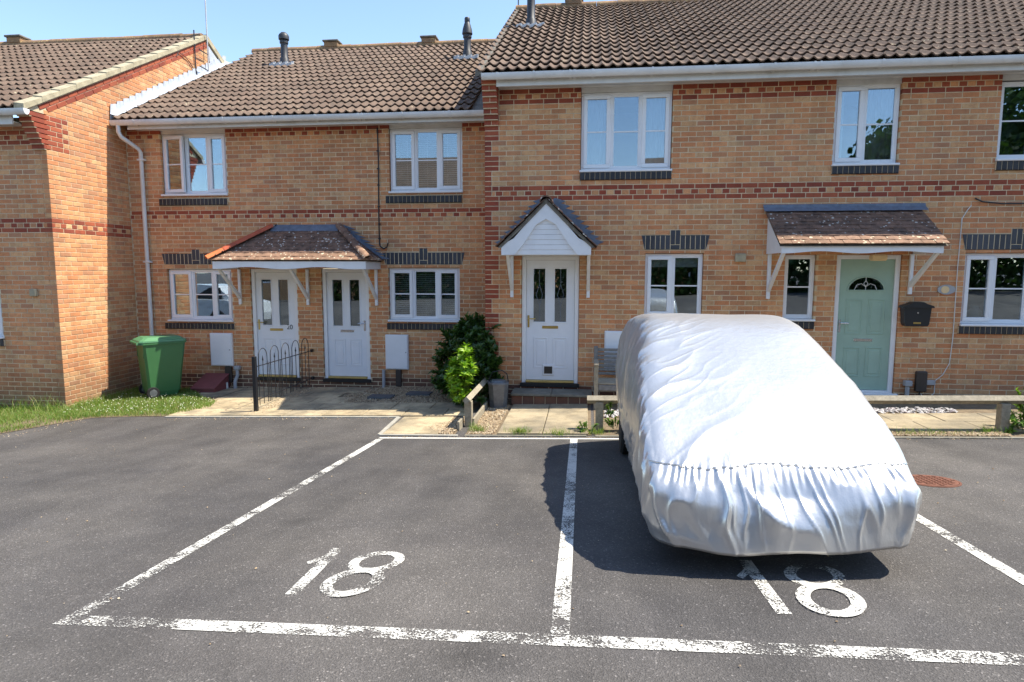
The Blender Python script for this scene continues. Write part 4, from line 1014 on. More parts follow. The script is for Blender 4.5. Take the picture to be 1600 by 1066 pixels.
# aerial mast strapped to the gable
an = thing('aerial', 'thin grey aerial mast clamped to the top of the sunlit gable', 'aerial', (XG + .1, 3.75, 6.2))
an_m = MB().tube([(XG + .09, 3.74, 6.25), (XG + .09, 3.74, 9.4)], .014, 'lead_pale', 8).build('mast', an)
br = MB()
for z in (6.62, 6.28): MB().tube([(XG + .09, 3.74, z), (XG + .10, 3.40, z + .0)], .011, 'flue_grey', 6).build('bracket', an)
MB().tube([(XG + .03, 3.36, 7.0), (XG + .03, 3.36, 6.2), (XG + .05, 3.40, 6.02), (XG + .09, 3.58, 5.98)], .013, 'flue_grey', 6).build('aerial_cable', an)
MB().tube([(XG + .02, 2.75, 6.28), (XG + .03, 2.8, 6.38), (XG + .02, 3.1, 6.33), (XG + .02, 3.3, 6.2)], .008, 'flue_grey', 5).build('aerial_cable', an)
an2 = thing('aerial', 'thin aerial pole rising behind the step between the two roofs', 'aerial', (-.06, 5.3, 6.4))
MB().tube([(-.06, 5.3, 6.3), (-.06, 5.3, 8.7)], .014, 'flue_grey', 8).build('mast', an2)

# ------------------------------------------------------------------ canopies
def plain_tile_mesh(w=.160, l=.17, th=.012, mat='plain_tile'):
    mb = MB(); mb.add([(0, 0, .010), (w, 0, .010), (w, l, -.002), (0, l, -.002), (0, 0, .010 + th), (w / 2, 0, .010 + th + .003), (w, 0, .010 + th), (w, l, th - .002), (w / 2, l, th + .001), (0, l, th - .002)],
                      [(0, 1, 6, 5, 4), (4, 5, 8, 9), (5, 6, 7, 8), (1, 2, 7, 6), (0, 4, 9, 3), (2, 3, 9, 8, 7)], mat)
    return mb.mesh('roof_tile')
PT, PT_SUN = plain_tile_mesh(), plain_tile_mesh(mat='plain_tile_sunlit')
def tile_slope(par, O, S, U, length, rows, width, gauge, clip=None, low=2):
    """O lower-left corner, S unit along eave, U unit up slope"""
    S = Vector(S).normalized(); U = Vector(U).normalized(); Nn = S.cross(U); R = Matrix((S, U, Nn)).transposed().to_4x4()
    for r in range(rows):
        x = -.0825 if r % 2 else 0.0
        while x < width - .04:
            a, b = max(0, x), min(width, x + .165); x += .165
            if b - a < .03: continue
            lo, hi = clip(r * gauge) if clip else (0, width)
            a2, b2 = max(a, lo), min(b, hi)
            if b2 - a2 < .02: continue
            p = Vector(O) + S * a2 + U * (r * gauge) + Nn * rnd.uniform(0, .004)
            link('roof_tile', PT_SUN if r < low else PT, par, None, None).matrix_local = Matrix.Translation(p) @ R @ Matrix.Rotation(rnd.uniform(-.03, .03), 4, 'Y') @ Matrix.Diagonal((min(1, (b2 - a2 - .003) / .160), 1, 1, 1))  # lowest rows get the tile with sunlight in its colour
def bracket(h, par, x, Y, zt, zb, out, up_out):
    m = MB(); m.bbox((x - .025, Y - .045, zb), (x + .025, Y - .002, zt), 'timber_white', .005); br_ = m.build('bracket', par); m = MB()
    m.add([(x - .022, Y - .045, zb + .10), (x + .022, Y - .045, zb + .10), (x + .022, Y - .045, zb + .18), (x - .022, Y - .045, zb + .18),
           (x - .022, Y - out, zt), (x + .022, Y - out, zt), (x + .022, Y - out + .07, zt), (x - .022, Y - out + .07, zt)],
          [(0, 1, 5, 4), (1, 2, 6, 5), (2, 3, 7, 6), (3, 0, 4, 7), (0, 3, 2, 1), (4, 5, 6, 7)], 'timber_white'); m.build('bracket_strut', par); return br_
def scallop(x0, x1, zt, zb, bumps, amp=.035):
    pts = [(x0, zt), (x0, zb)]; n = 40
    for i in range(1, n):
        t = i / n; pts.append((x0 + (x1 - x0) * t, zb + amp * (0.5 - 0.5 * math.cos(2 * PI * bumps * t)) * (1 if .02 < t < .98 else 0)))
    pts += [(x1, zb), (x1, zt)]; return pts

# lean-to canopy over the green door
c5 = MB(); c5.prism(scallop(4.20, 6.26, 2.305, 2.19, 2.0, .03), -.76, -.735, 'timber_white'); can5 = c5.build('door_canopy', H5)
m = MB(); m.prism([(-.735, 2.20), (-.004, 2.20), (-.004, 2.82), (-.735, 2.30)], 4.205, 4.228, 'timber_white', axis='x'); m.prism([(-.735, 2.20), (-.004, 2.20), (-.004, 2.82), (-.735, 2.30)], 6.235, 6.258, 'timber_white', axis='x')
m.build('side_board', can5); MB().box((4.23, -.733, 2.285), (6.233, -.006, 2.297), 'timber_white').build('soffit', can5)
U5 = Vector((0, .80, .52)); tile_slope(can5, (4.165, -.80, 2.305), (1, 0, 0), U5, 0, 9, 2.145, .1)
MB().add([(4.17, -.79, 2.285), (6.30, -.79, 2.285), (6.30, -.0, 2.805), (4.17, -.0, 2.805)], [(0, 1, 2, 3)], 'old_cement').build('underlay', can5)
m = MB(); m.add([(4.13, -.01, 2.92), (6.36, -.01, 2.92), (6.36, -.022, 2.88), (4.13, -.022, 2.88), (6.36, -.105, 2.815), (4.13, -.105, 2.815)], [(0, 1, 2, 3), (3, 2, 4, 5)], 'lead'); m.build('lead_flashing', can5)
bracket(H5, can5, 4.25, 0, 2.20, 1.54, .72, 0); bracket(H5, can5, 6.22, 0, 2.20, 1.62, .72, 0)
m = MB(); m.bbox((5.62, -.20, 2.10), (5.82, -.05, 2.19), 'amber', .02); m.build('porch_lamp', can5)

# hipped canopy over the two white doors
x0c, x1c, yc, ze, zt = -4.74, -2.05, D1 - .75, 2.11, 2.70; xa_, xb_ = -4.02, -2.77
cp = MB(); cp.prism(scallop(x0c, x1c, ze - .01, ze - .14, 2.15, .035), yc - .025, yc, 'timber_white'); can2 = cp.build('door_canopy', H2)
m = MB(); m.box((x1c - .024, yc + .001, ze - .14), (x1c, D1 - .003, ze - .01), 'timber_white'); m.box((x0c, yc + .001, ze - .14), (x0c + .024, D1 - .003, ze - .01), 'timber_white'); m.build('side_board', can2)
MB().box((x0c + .025, yc + .001, ze - .03), (x1c - .025, D1 - .004, ze - .015), 'timber_white').build('soffit', can2)
ov = .05; ex0, ex1, ey = x0c - ov, x1c + ov, yc - ov
fr_run = D1 - ey; rise = zt - ze; Ls = math.hypot(fr_run, rise); rows = int(Ls / .1)
def clipF(s):
    t = min(1, s / Ls); return ((xa_ - ex0) * t, (ex1 - ex0) - (ex1 - xb_) * t)
tile_slope(can2, (ex0, ey, ze), (1, 0, 0), (0, fr_run, rise), 0, rows + 1, ex1 - ex0, .1, clipF)
side = ex1 - xb_
def clipS(s):
    t = min(1, s / math.hypot(side, rise)); return (fr_run * t * 0 + (fr_run) * t, fr_run)
tile_slope(can2, (ex1, ey, ze), (0, 1, 0), (-side, 0, rise), 0, int(math.hypot(side, rise) / .1) + 1, fr_run, .1, clipS, 1)
def clipS2(s):
    t = min(1, s / math.hypot(side, rise)); return (0, fr_run * (1 - t))
tile_slope(can2, (ex0, D1, ze), (0, -1, 0), (xa_ - ex0, 0, rise), 0, int(math.hypot(side, rise) / .1) + 1, fr_run, .1, clipS2, 1)
m = MB(); m.add([(ex0 + .02, ey + .02, ze - .01), (ex1 - .02, ey + .02, ze - .01), (ex1 - .02, D1, ze - .01), (ex0 + .02, D1, ze - .01), (xa_, D1, zt - .02), (xb_, D1, zt - .02)], [(0, 1, 5, 4), (1, 2, 5), (3, 0, 4)], 'old_cement'); m.build('underlay', can2)
def hip_tiles(P, Q, mats, r=.078):
    P, Q = Vector(P), Vector(Q); n = len(mats)
    for i, mt in enumerate(mats):
        a = P.lerp(Q, i / n); b = P.lerp(Q, (i + 1.04) / n); d = (b - a).normalized(); sd = d.cross(ZA).normalized(); up = sd.cross(d)
        vs = []; K = 9
        for (p, rr) in ((a, r), (b, r * .9)):
            for k in range(K): t = PI * k / (K - 1); vs.append(p + sd * rr * math.cos(t) + up * (rr * math.sin(t) * .8))
        for p, rr in ((a, r - .012), (b, r * .9 - .012)):
            for k in range(K): t = PI * k / (K - 1); vs.append(p + sd * rr * math.cos(t) + up * (rr * math.sin(t) * .8))
        fs = [(k, k + 1, K + k + 1, K + k) for k in range(K - 1)] + [(2 * K + k + 1, 2 * K + k, 3 * K + k, 3 * K + k + 1) for k in range(K - 1)] + [(k + 1, k, 2 * K + k, 2 * K + k + 1) for k in range(K - 1)]
        mb = MB(); mb.add([tuple(v) for v in vs], fs, mt); o = mb.build('hip_tile', can2); smooth_by_angle(o, 50)
hip_tiles((ex0 - .02, ey - .02, ze + .03), (xa_, D1 - .05, zt + .02), ['ridge_orange', 'ridge_red', 'ridge_red', 'ridge_red'])
hip_tiles((ex1 + .0, ey - .0, ze + .03), (xb_, D1 - .05, zt + .02), ['plain_tile_sunlit', 'plain_tile', 'plain_tile', 'plain_tile'])
m = MB(); m.add([(xa_ + .02, D1 - .01, zt + .06), (xb_ - .02, D1 - .01, zt + .06), (xb_ - .0, D1 - .13, zt - .06), (xa_ - .0, D1 - .13, zt - .06)], [(0, 1, 2, 3)], 'lead'); m.build('lead_flashing', can2)
def steps(par, x0, z0, x1, z1, Y, n, sgn, w=.10, mat='lead'):
    for i in range(n):
        t0, t1 = i / n, (i + 1) / n; xA, xB = x0 + (x1 - x0) * t0, x0 + (x1 - x0) * t1; zA, zB = z0 + (z1 - z0) * t0, z0 + (z1 - z0) * t1
        m = MB(); m.prism([(xA, zA), (xB, zB), (xB + sgn * w * .2, zA + (zA - zB) * -.0 + .0), (xA + sgn * w, zA + .0)] if False else [(xA - sgn * .03, zA - .02), (xB - sgn * .03, zB - .02), (xB + sgn * .02, zB + .0), (xB + sgn * (w + abs(xB - xA)), zB), (xA + sgn * .04, zA)], Y - .016 - .0006 * i, Y - .004, mat); m.build('lead_flashing', par)
steps(can2, xb_ + .03, zt + .05, ex1 - .03, ze + .04, D1, 8, 1, .08)
m = MB(); m.add([(xb_, D1 - .015, zt + .04), (ex1 + .01, D1 - .015, ze + .05), (ex1 + .02, D1 - .10, ze + .03), (xb_ + .04, D1 - .11, zt - .0)], [(0, 1, 2, 3)], 'lead'); m.build('lead_flashing', can2)
for x in (-4.695, -3.405, -2.13): bracket(H2, can2, x, D1, ze - .142, 1.33, .70, 0)

# gabled porch
gx_, gyf = .99, -.68; hw = .64; zb_ = 2.175; za_ = 2.93
bp = MB()
outer = [(gx_ - hw, zb_), (gx_ - hw, 2.315), (gx_ - hw * .72, 2.41), (gx_ - hw * .42, 2.63), (gx_, za_), (gx_ + hw * .42, 2.63), (gx_ + hw * .72, 2.41), (gx_ + hw, 2.315), (gx_ + hw, zb_)]
inner = [(gx_ + hw * .70, zb_), (gx_ + hw * .50, 2.33), (gx_ + hw * .22, 2.60), (gx_, 2.68), (gx_ - hw * .22, 2.60), (gx_ - hw * .50, 2.33), (gx_ - hw * .70, zb_)]
bp.prism([outer[0], outer[1], outer[2], outer[3], outer[4], inner[3], inner[4], inner[5], inner[6]], gyf - .035, gyf - .008, 'timber_white')
bp.prism([outer[4], outer[5], outer[6], outer[7], outer[8], inner[0], inner[1], inner[2], inner[3]], gyf - .035, gyf - .008, 'timber_white')
can4 = bp.build('door_canopy', H4)
for i in range(7):
    z0_ = zb_ + .002 + i * .072; z1_ = z0_ + .070; w = hw * .80 * (1 - (z0_ - zb_) / (2.72 - zb_) * .92)
    if w > .04: MB().bbox((gx_ - w, gyf - .006 - .0015 * (i % 2), z0_), (gx_ + w, gyf + .015, z1_), 'timber_white', .003).build('cladding_board', can4)
MB().box((gx_ - hw + .03, gyf + .02, zb_ + .004), (gx_ + hw - .03, -.004, zb_ + .018), 'timber_white').build('soffit', can4)
sb2 = MB(); sb2.box((gx_ - hw + .002, gyf - .007, zb_ + .001), (gx_ - hw + .025, -.004, 2.31), 'timber_white'); sb2.box((gx_ + hw - .025, gyf - .007, zb_ + .001), (gx_ + hw - .002, -.004, 2.31), 'timber_white'); sb2.build('side_board', can4)
for sg in (-1, 1):
    Us = Vector((-sg * (hw + .06), 0, za_ + .035 - 2.29)); O = (gx_ + sg * (hw + .07), 0 if sg < 0 else gyf - .075, 2.285)
    tile_slope(can4, O, (0, -1, 0) if sg < 0 else (0, 1, 0), Us, 0, 9, .755, .098, None, 0)
m = MB(); m.add([(gx_ - hw - .03, gyf - .05, 2.285), (gx_, gyf - .05, za_ + .005), (gx_ + hw + .03, gyf - .05, 2.285), (gx_ - hw - .03, 0, 2.285), (gx_, 0, za_ + .005), (gx_ + hw + .03, 0, 2.285)], [(0, 1, 4, 3), (1, 2, 5, 4)], 'old_cement'); m.build('underlay', can4)
m = MB()
for i in range(2):
    ya, yb = gyf - .085 + i * .385, gyf - .085 + (i + 1) * .38; K = 9; vs = []
    for y in (ya, yb):
        for k in range(K): t = PI * k / (K - 1); vs.append((gx_ + .095 * math.cos(t), y, za_ - .01 + .085 * math.sin(t)))
    for y in (ya, yb):
        for k in range(K): t = PI * k / (K - 1); vs.append((gx_ + .08 * math.cos(t), y, za_ - .012 + .07 * math.sin(t)))
    mb = MB(); mb.add(vs, [(k, k + 1, K + k + 1, K + k) for k in range(K - 1)] + [(k + 1, k, 2 * K + k, 2 * K + k + 1) for k in range(K - 1)], 'plain_tile'); o = mb.build('ridge_tile', can4); smooth_by_angle(o, 50)
m = MB()
for sg in (-1, 1):
    m.prism([(gx_, za_ + .03), (gx_ + sg * (hw * .5), 2.64), (gx_ + sg * (hw + .05), 2.28), (gx_ + sg * (hw + .01), 2.27), (gx_ + sg * (hw * .47), 2.59), (gx_, za_ - .035)], gyf - .045, gyf - .036, 'old_cement')
m.build('verge_mortar', can4)
for sg in (-1, 1):
    x0_, z0_, x1_, z1_ = gx_ + sg * .06, 3.05, gx_ + sg * (hw + .085), 2.36; n = 9
    for i in range(n):
        t0, t1 = i / n, (i + 1) / n; xA, xB = x0_ + (x1_ - x0_) * t0, x0_ + (x1_ - x0_) * t1; zA, zB = z0_ + (z1_ - z0_) * t0, z0_ + (z1_ - z0_) * t1
        mb = MB(); mb.prism([(xA - sg * .03, zA - .04), (xB - sg * .03, zB - .06), (xB + sg * .03, zB - .01), (xB + sg * .115, zB + .028), (xA + sg * .03, zA + .0)], -.014 - .0007 * i, -.003, 'lead'); mb.build('lead_flashing', can4)
bracket(H4, can4, .425, 0, zb_, 1.54, .60, 0); bracket(H4, can4, 1.60, 0, zb_, 1.54, .60, 0)

# small fittings on the right pair
MB().bbox((3.755, -.06, 2.085), (3.91, 0, 2.21), 'verge_mortar', .01).build('air_vent', H4)
pipe(H5, 'white_cable', [(6.97 - .0, -.008, 2.88), (6.93, -.008, 2.83), (6.86, -.008, 2.70), (6.85, -.008, 2.0), (6.86, -.008, 1.0), (6.84, -.009, .62), (6.76, -.01, .45), (6.66, -.012, .36), (6.66, -.014, .18), (6.60, -.016, .10), (6.50, -.02, .13), (6.44, -.02, .2)], .006, 'upvc_dull', 6)
pipe(H5, 'black_cable', [(7.01, -.01, 2.98), (7.1, -.02, 2.93), (7.35, -.03, 2.90), (7.7, -.03, 2.90), (8.4, -.03, 2.95)], .010, 'black_plastic', 6)
MB().bbox((6.38, -.07, .20), (6.53, 0, .50), 'brown_plastic', .012).build('junction_box', H5)
pipe(H5, 'black_cable', [(6.45, -.035, .2), (6.44, -.03, .05), (6.43, -.03, -.1)], .012, 'black_plastic', 6)
pipe(H5, 'waste_pipe', [(6.27, -.045, .34), (6.27, -.045, -.1)], .03, 'grey_plastic'); MB().bbox((6.22, -.09, .28), (6.32, -.003, .36), 'grey_plastic', .008).build('pipe_collar', H5)

mail = thing('mailbox', 'black metal letter box with a peaked lid fixed beside the green door', 'letter box', (6.3, 0, 1.16))
m = MB(); m.prism([(6.135, 1.20), (6.155, 1.165), (6.445, 1.165), (6.465, 1.20), (6.485, 1.44), (6.115, 1.44)], -.13, -.005, 'black_plastic'); m.build('body', mail)
m = MB(); m.prism([(6.085, 1.43), (6.515, 1.43), (6.50, 1.46), (6.42, 1.485), (6.36, 1.515), (6.24, 1.515), (6.18, 1.485), (6.10, 1.46)], -.155, -.004, 'black_iron'); m.build('lid', mail)
MB().lathe([(.012, 0), (.012, .006)], 'chrome', (0, 0, 0), 10, M=Matrix.Translation((6.30, -.131, 1.36)) @ Matrix.Rotation(PI / 2, 4, 'X')).build('lock', mail)
MB().bbox((6.25, -.136, 1.20), (6.35, -.129, 1.225), 'brass', .002).build('name_plate', mail)
plq = thing('house_sign', 'small scalloped house name plaque with a painted centre beside the letter box', 'sign', (6.72, 0, 1.68))
mb = MB(); mb.prism([(6.72 + .115 * math.cos(t) * (1 + .08 * abs(math.sin(3 * t))), 1.69 + .065 * math.sin(t) * (1 + .1 * abs(math.cos(2 * t)))) for t in np.linspace(0, 2 * PI, 33)[:-1]], -.02, -.004, 'grey_plastic'); mb.build('plaque', plq)
mb = MB(); mb.prism([(6.70 + .055 * math.cos(t), 1.69 + .052 * math.sin(t)) for t in np.linspace(0, 2 * PI, 21)[:-1]], -.023, -.0205, 'amber'); mb.build('painted_centre', plq)

# brick step at the porch door
st = thing('doorstep', 'low weathered step of concrete slabs on brick below the porch door', 'step', (1.0, -.3, 0))
for i in range(7):
    MB().bbox((.47 + i * .172, -.475, -.06), (.47 + i * .172 + .162, -.38, .075), 'plinth_brick', .005).build('brick', st)
MB().box((.475, -.465, -.06), (1.665, -.01, .072), 'mortar').build('mortar', st)
for a, b in ((.46, 1.065), (1.07, 1.68)): MB().bbox((a, -.50, .077), (b, -.034, .118), 'step_slab', .008).build('step_slab', st)

# ------------------------------------------------------------------ street furniture
def Mrot(loc, deg, s=1): return Matrix.Translation(loc) @ Matrix.Rotation(R_(deg), 4, 'Z') @ Matrix.Scale(s, 4)
# wheelie bin
bl = (-5.83, .40, gz(-5.8, .4) + .02)
bin_ = thing('wheelie_bin', 'green wheeled rubbish bin on the grass in front of number 20', 'bin', bl)
Mb = Mrot(bl, -41)
def taper(mb, w0, d0, w1, d1, z0, z1, mat, c=.05, sh=0, M=None):
    def ring(w, d, z, dy): return [(w * a - (c if a > 0 else -c) * e1, d * b2 + dy - (c if b2 > 0 else -c) * e2, z) for a, b2, e1, e2 in ((-.5, -.5, 0, 1), (-.5, -.5, 1, 0), (.5, -.5, 1, 0), (.5, -.5, 0, 1), (.5, .5, 0, 1), (.5, .5, 1, 0), (-.5, .5, 1, 0), (-.5, .5, 0, 1))]
    def fix(r): 
        out = []
        for (x, y, z) in r: out.append((x, y, z))
        return out
    A = ring(w0, d0, z0, 0); B = ring(w1, d1, z1, sh)
    mb.add(A + B, [tuple(range(8))[::-1], tuple(range(8, 16))] + [(i, (i + 1) % 8, 8 + (i + 1) % 8, 8 + i) for i in range(8)], mat, M=M)
b = MB(); taper(b, .46, .50, .565, .66, .10, .93, 'bin_green', .035, .02, Mb); taper(b, .42, .44, .45, .47, .03, .10, 'bin_green', .03, .0, Mb); body = b.build('body', bin_)
b = MB(); taper(b, .60, .72, .60, .72, .93, .965, 'bin_green', .04, .02, Mb); b.build('rim', bin_)
b = MB(); taper(b, .61, .74, .60, .73, .968, .995, 'bin_lid_green', .05, .01, Mb); taper(b, .58, .71, .44, .56, .995, 1.045, 'bin_lid_green', .05, .01, Mb); b.build('lid', bin_)
b = MB(); b.tube([(-.22, -.385, .955), (.22, -.385, .955)], .014, 'bin_green', 8, M=Mb)
for x in (-.22, -.07, .07, .22): b.box((x - .018, -.40, .93), (x + .018, -.33, .975), 'bin_lid_green', M=Mb)
b.build('handle', bin_)
for sx in (-1, 1):
    W = Mb @ Matrix.Translation((sx * .275, -.20, .10)) @ Matrix.Rotation(PI / 2, 4, 'Y')
    b = MB(); b.lathe([(.05, -.028), (.095, -.028), (.10, -.018), (.10, .018), (.095, .028), (.05, .028)], 'tyre', n=24, M=W); w = b.build('wheel', bin_)
    b = MB(); b.lathe([(.0, -.03), (.058, -.03), (.062, -.026), (.062, .026), (.058, .03), (.0, .03)], 'galv', n=18, M=W); b.build('hub', w)
for i in range(2):
    for x in (-.20, .20): 
        pass
b = MB(); b.box((-.21, -.305, .70), (-.19, -.29, .88), 'bin_green', M=Mb); b.box((.19, -.305, .70), (.21, -.29, .88), 'bin_green', M=Mb); b.build('rib', bin_)

# gas boxes (sloping maroon covers)
def gas_box(label, x, y, w, z0, h, d):
    t = thing('gas_meter_cover', label, 'meter cover', (x + w / 2, y, z0), 'maroon sloping meter covers')
    m = MB(); m.prism([(y, z0), (y + d, z0), (y + d, z0 + h), (y + d - .06, z0 + h), (y, z0 + .10)], x, x + w, 'smooth_brown_panel', axis='x'); m.build('housing', t)
    m = MB(); m.add([(x - .02, y - .03, z0 + .10), (x + w + .02, y - .03, z0 + .10), (x + w + .02, y + d - .04, z0 + h + .012), (x - .02, y + d - .04, z0 + h + .012), (x - .02, y - .03, z0 + .125), (x + w + .02, y - .03, z0 + .125), (x + w + .02, y + d - .04, z0 + h + .035), (x - .02, y + d - .04, z0 + h + .035)],
                    [(0, 3, 2, 1), (4, 5, 6, 7), (0, 1, 5, 4), (1, 2, 6, 5), (2, 3, 7, 6), (3, 0, 4, 7)], 'smooth_brown_panel'); m.build('lid', t)
gas_box('maroon sloping meter cover against the wall beside the green bin', -5.40, .62, .42, -.26, .28, .50)
gas_box('maroon sloping meter cover half hidden by the big shrub', -.85, .62, .42, -.16, .26, .50)

# hoop-top railing
rl = thing('railing', 'low black hoop-topped iron railing between the two front paths', 'railing', (-3.34, 0, -.15))
px_, py0, py1 = -3.36, -.92, 1.04
g0 = gz(px_, py0); MB().bbox((px_ - .028, py0 - .028, g0 - .05), (px_ + .028, py0 + .028, .665), 'black_iron', .004).build('post', rl)
for z in (.505, -.0): MB().tube([(px_, py0 + .03, z), (px_, py1 + .06, z)], .0075, 'black_iron', 6).build('rail', rl)
MB().bbox((px_ - .02, py1 + .03, .48), (px_ + .02, py1 + .09, .53), 'black_iron', .003).build('wall_fixing', rl); MB().bbox((px_ - .02, py1 + .03, -.03), (px_ + .02, py1 + .09, .03), 'black_iron', .003).build('wall_fixing', rl)
hp = (py1 - py0 - .10) / 5.0
for i in range(5):
    y = py0 + .12 + i * hp; w = hp * .36
    pts = [(px_, y, -.10), (px_, y, .62)] + [(px_, y + w - w * math.cos(t), .62 + .14 * math.sin(t)) for t in np.linspace(.25, PI - .25, 8)] + [(px_, y + 2 * w, .62), (px_, y + 2 * w, -.10)]
    MB().tube(pts, .006, 'black_iron', 6).build('hoop', rl)
    m = MB(); m.tube([(px_, y + w, -.10), (px_, y + w, .56)], .0055, 'black_iron', 6); m.lathe([(.001, 0), (.013, .03), (.001, .10)], 'black_iron', (px_, y + w, .55), 8); m.build('bar', rl)
    if i < 4: MB().tube([(px_, y + 2 * w + (hp - 2 * w) / 2, -.10), (px_, y + 2 * w + (hp - 2 * w) / 2, .505)], .0055, 'black_iron', 6).build('bar', rl)

# knee rails (diamond-set timber on posts)
def knee_rail(label, P, Q, posts, loc, side=.072):
    t = thing('knee_rail', label, 'fence', loc)
    P, Q = Vector(P), Vector(Q); d = (Q - P).normalized(); sd = d.cross(ZA).normalized(); up = sd.cross(d); r = side * .707
    vs = [p + k for p in (P, Q) for k in (up * r, sd * r, -up * r, -sd * r)]
    m = MB(); m.add([tuple(v) for v in vs], [(0, 1, 5, 4), (1, 2, 6, 5), (2, 3, 7, 6), (3, 0, 4, 7), (0, 3, 2, 1), (4, 5, 6, 7)], 'wood_grey'); m.build('rail', t)
    for (x, y, zt, s) in posts:
        g = gz(x, y); MB().bbox((x - s, y - s, g - .1), (x + s, y + s, zt), 'wood_grey', .006).build('post', t)
    return t
k1 = knee_rail('short grey timber knee rail between gravel and shrub, running back to the wall', (.06, -1.93, .285), (.06, -.40, .285), [(.06, -1.78, .255, .048), (.06, -.55, .255, .045)], (.06, -1.8, -.1))
k2 = knee_rail('long grey timber knee rail passing behind the covered car', (1.60, -2.0, .355), (7.2, -2.03, .50), [(1.755, -2.0, .33, .048), (6.38, -2.03, .44, .05)], (1.75, -2, 0))
gb_ = thing('gravel_board', 'grey timber edging board on the ground beside the short knee rail', 'edging board', (.0, -1.2, -.1))
MB().bbox((.11, -1.80, gz(.1, -1.8) - .03), (.14, -.5, gz(.1, -1) + .11), 'wood_grey', .004).build('board', gb_); MB().bbox((-.04, -2.04, gz(0, -2) - .03), (-.01, -1.75, gz(0, -2) + .12), 'wood_grey', .004).build('board', gb_)

# bench
be = thing('bench', 'weathered grey slatted garden bench against the wall, partly behind the car', 'bench', (2.3, -.45, 0))
bx0, bx1, bg = 1.70, 3.0, 0.0
for x in (bx0 + .03, bx1 - .03):
    MB().bbox((x - .03, -.78, bg - .05), (x + .03, -.72, .60), 'wood_grey', .005).build('leg', be)
    MB().bbox((x - .03, -.26, bg - .05), (x + .03, -.20, .82), 'bench_grey', .005).build('leg', be)
    MB().bbox((x - .035, -.80, .60), (x + .035, -.26, .63), 'wood_grey', .006).build('armrest', be)
    MB().bbox((x - .02, -.72, .22), (x + .02, -.26, .27), 'bench_grey', .004).build('side_rail', be)
for i in range(7): MB().bbox((bx0 + .01, -.235 + .0, .385 + i * .060), (bx1 - .01, -.213, .427 + i * .060), 'bench_grey', .004).build('back_slat', be)
for i in range(5): MB().bbox((bx0 + .0, -.75 + i * .098, .325), (bx1, -.672 + i * .098, .347), 'wood_grey', .004).build('seat_slat', be)
MB().bbox((bx0 + .06, -.765, .24), (bx1 - .06, -.735, .32), 'bench_grey', .004).build('front_rail', be)

# galvanised lidded pail
pl = thing('metal_pail', 'dark galvanised lidded pail with a wire handle beside the porch door', 'pail', (.30, -.62, -.03))
Mp = Mrot((.29, -.62, gz(.3, -.6) + .01), 12)
m = MB(); taper(m, .25, .24, .29, .28, .0, .36, 'galv', .06, 0, Mp); m.build('body', pl)
m = MB(); taper(m, .31, .30, .30, .29, .36, .385, 'galv', .06, 0, Mp); taper(m, .22, .21, .18, .17, .385, .41, 'galv', .04, 0, Mp); m.build('lid', pl)
MB().tube([(-.12, 0, .32), (-.13, 0, .44), (-.08, 0, .53), (.06, 0, .55), (.13, 0, .50), (.15, 0, .40), (.145, 0, .1)], .008, 'black_iron', 6, M=Mp).build('handle', pl)

# manhole cover
mh = thing('manhole_cover', 'small round rusty cover set in the asphalt right of the covered car', 'manhole cover', (4.47, -4.30, gz(4.47, -4.3)))
zz = gz(4.47, -4.3); Mm = Matrix.Translation((4.47, -4.30, zz)) @ Matrix.Rotation(GC, 4, 'X') @ Matrix.Rotation(-GB, 4, 'Y')
m = MB(); m.lathe([(.215, -.02), (.215, .004), (.20, .005), (.20, -.0)], 'rust', n=32, M=Mm); m.build('ring', mh)
m = MB(); m.lathe([(.196, -.02), (.196, .006), (.19, .008)], 'rust', n=32, M=Mm); cvr = m.build('lid', mh)
m = MB()
for i in range(-4, 5):
    for j in range(-4, 5):
        if i * i + j * j < 17: m.box((i * .042 - .012, j * .042 - .012, .007), (i * .042 + .012, j * .042 + .012, .012), 'rust', M=Mm)
m.build('studs', cvr)
for (x, y, lab) in ((-1.75, .12, 'dark square drain cover in the gravel, nearer the meter box pipe'), (-1.18, .38, 'dark square drain cover in the gravel, nearer the shrub')):
    t = thing('drain_cover', lab, 'drain cover', (x, y, -.13), 'dark covers in the gravel'); MB().bbox((x - .20, y - .13, gz(x, y) - .02), (x + .20, y + .13, gz(x, y) + .045), 'slate_grey', .006).build('cover', t)

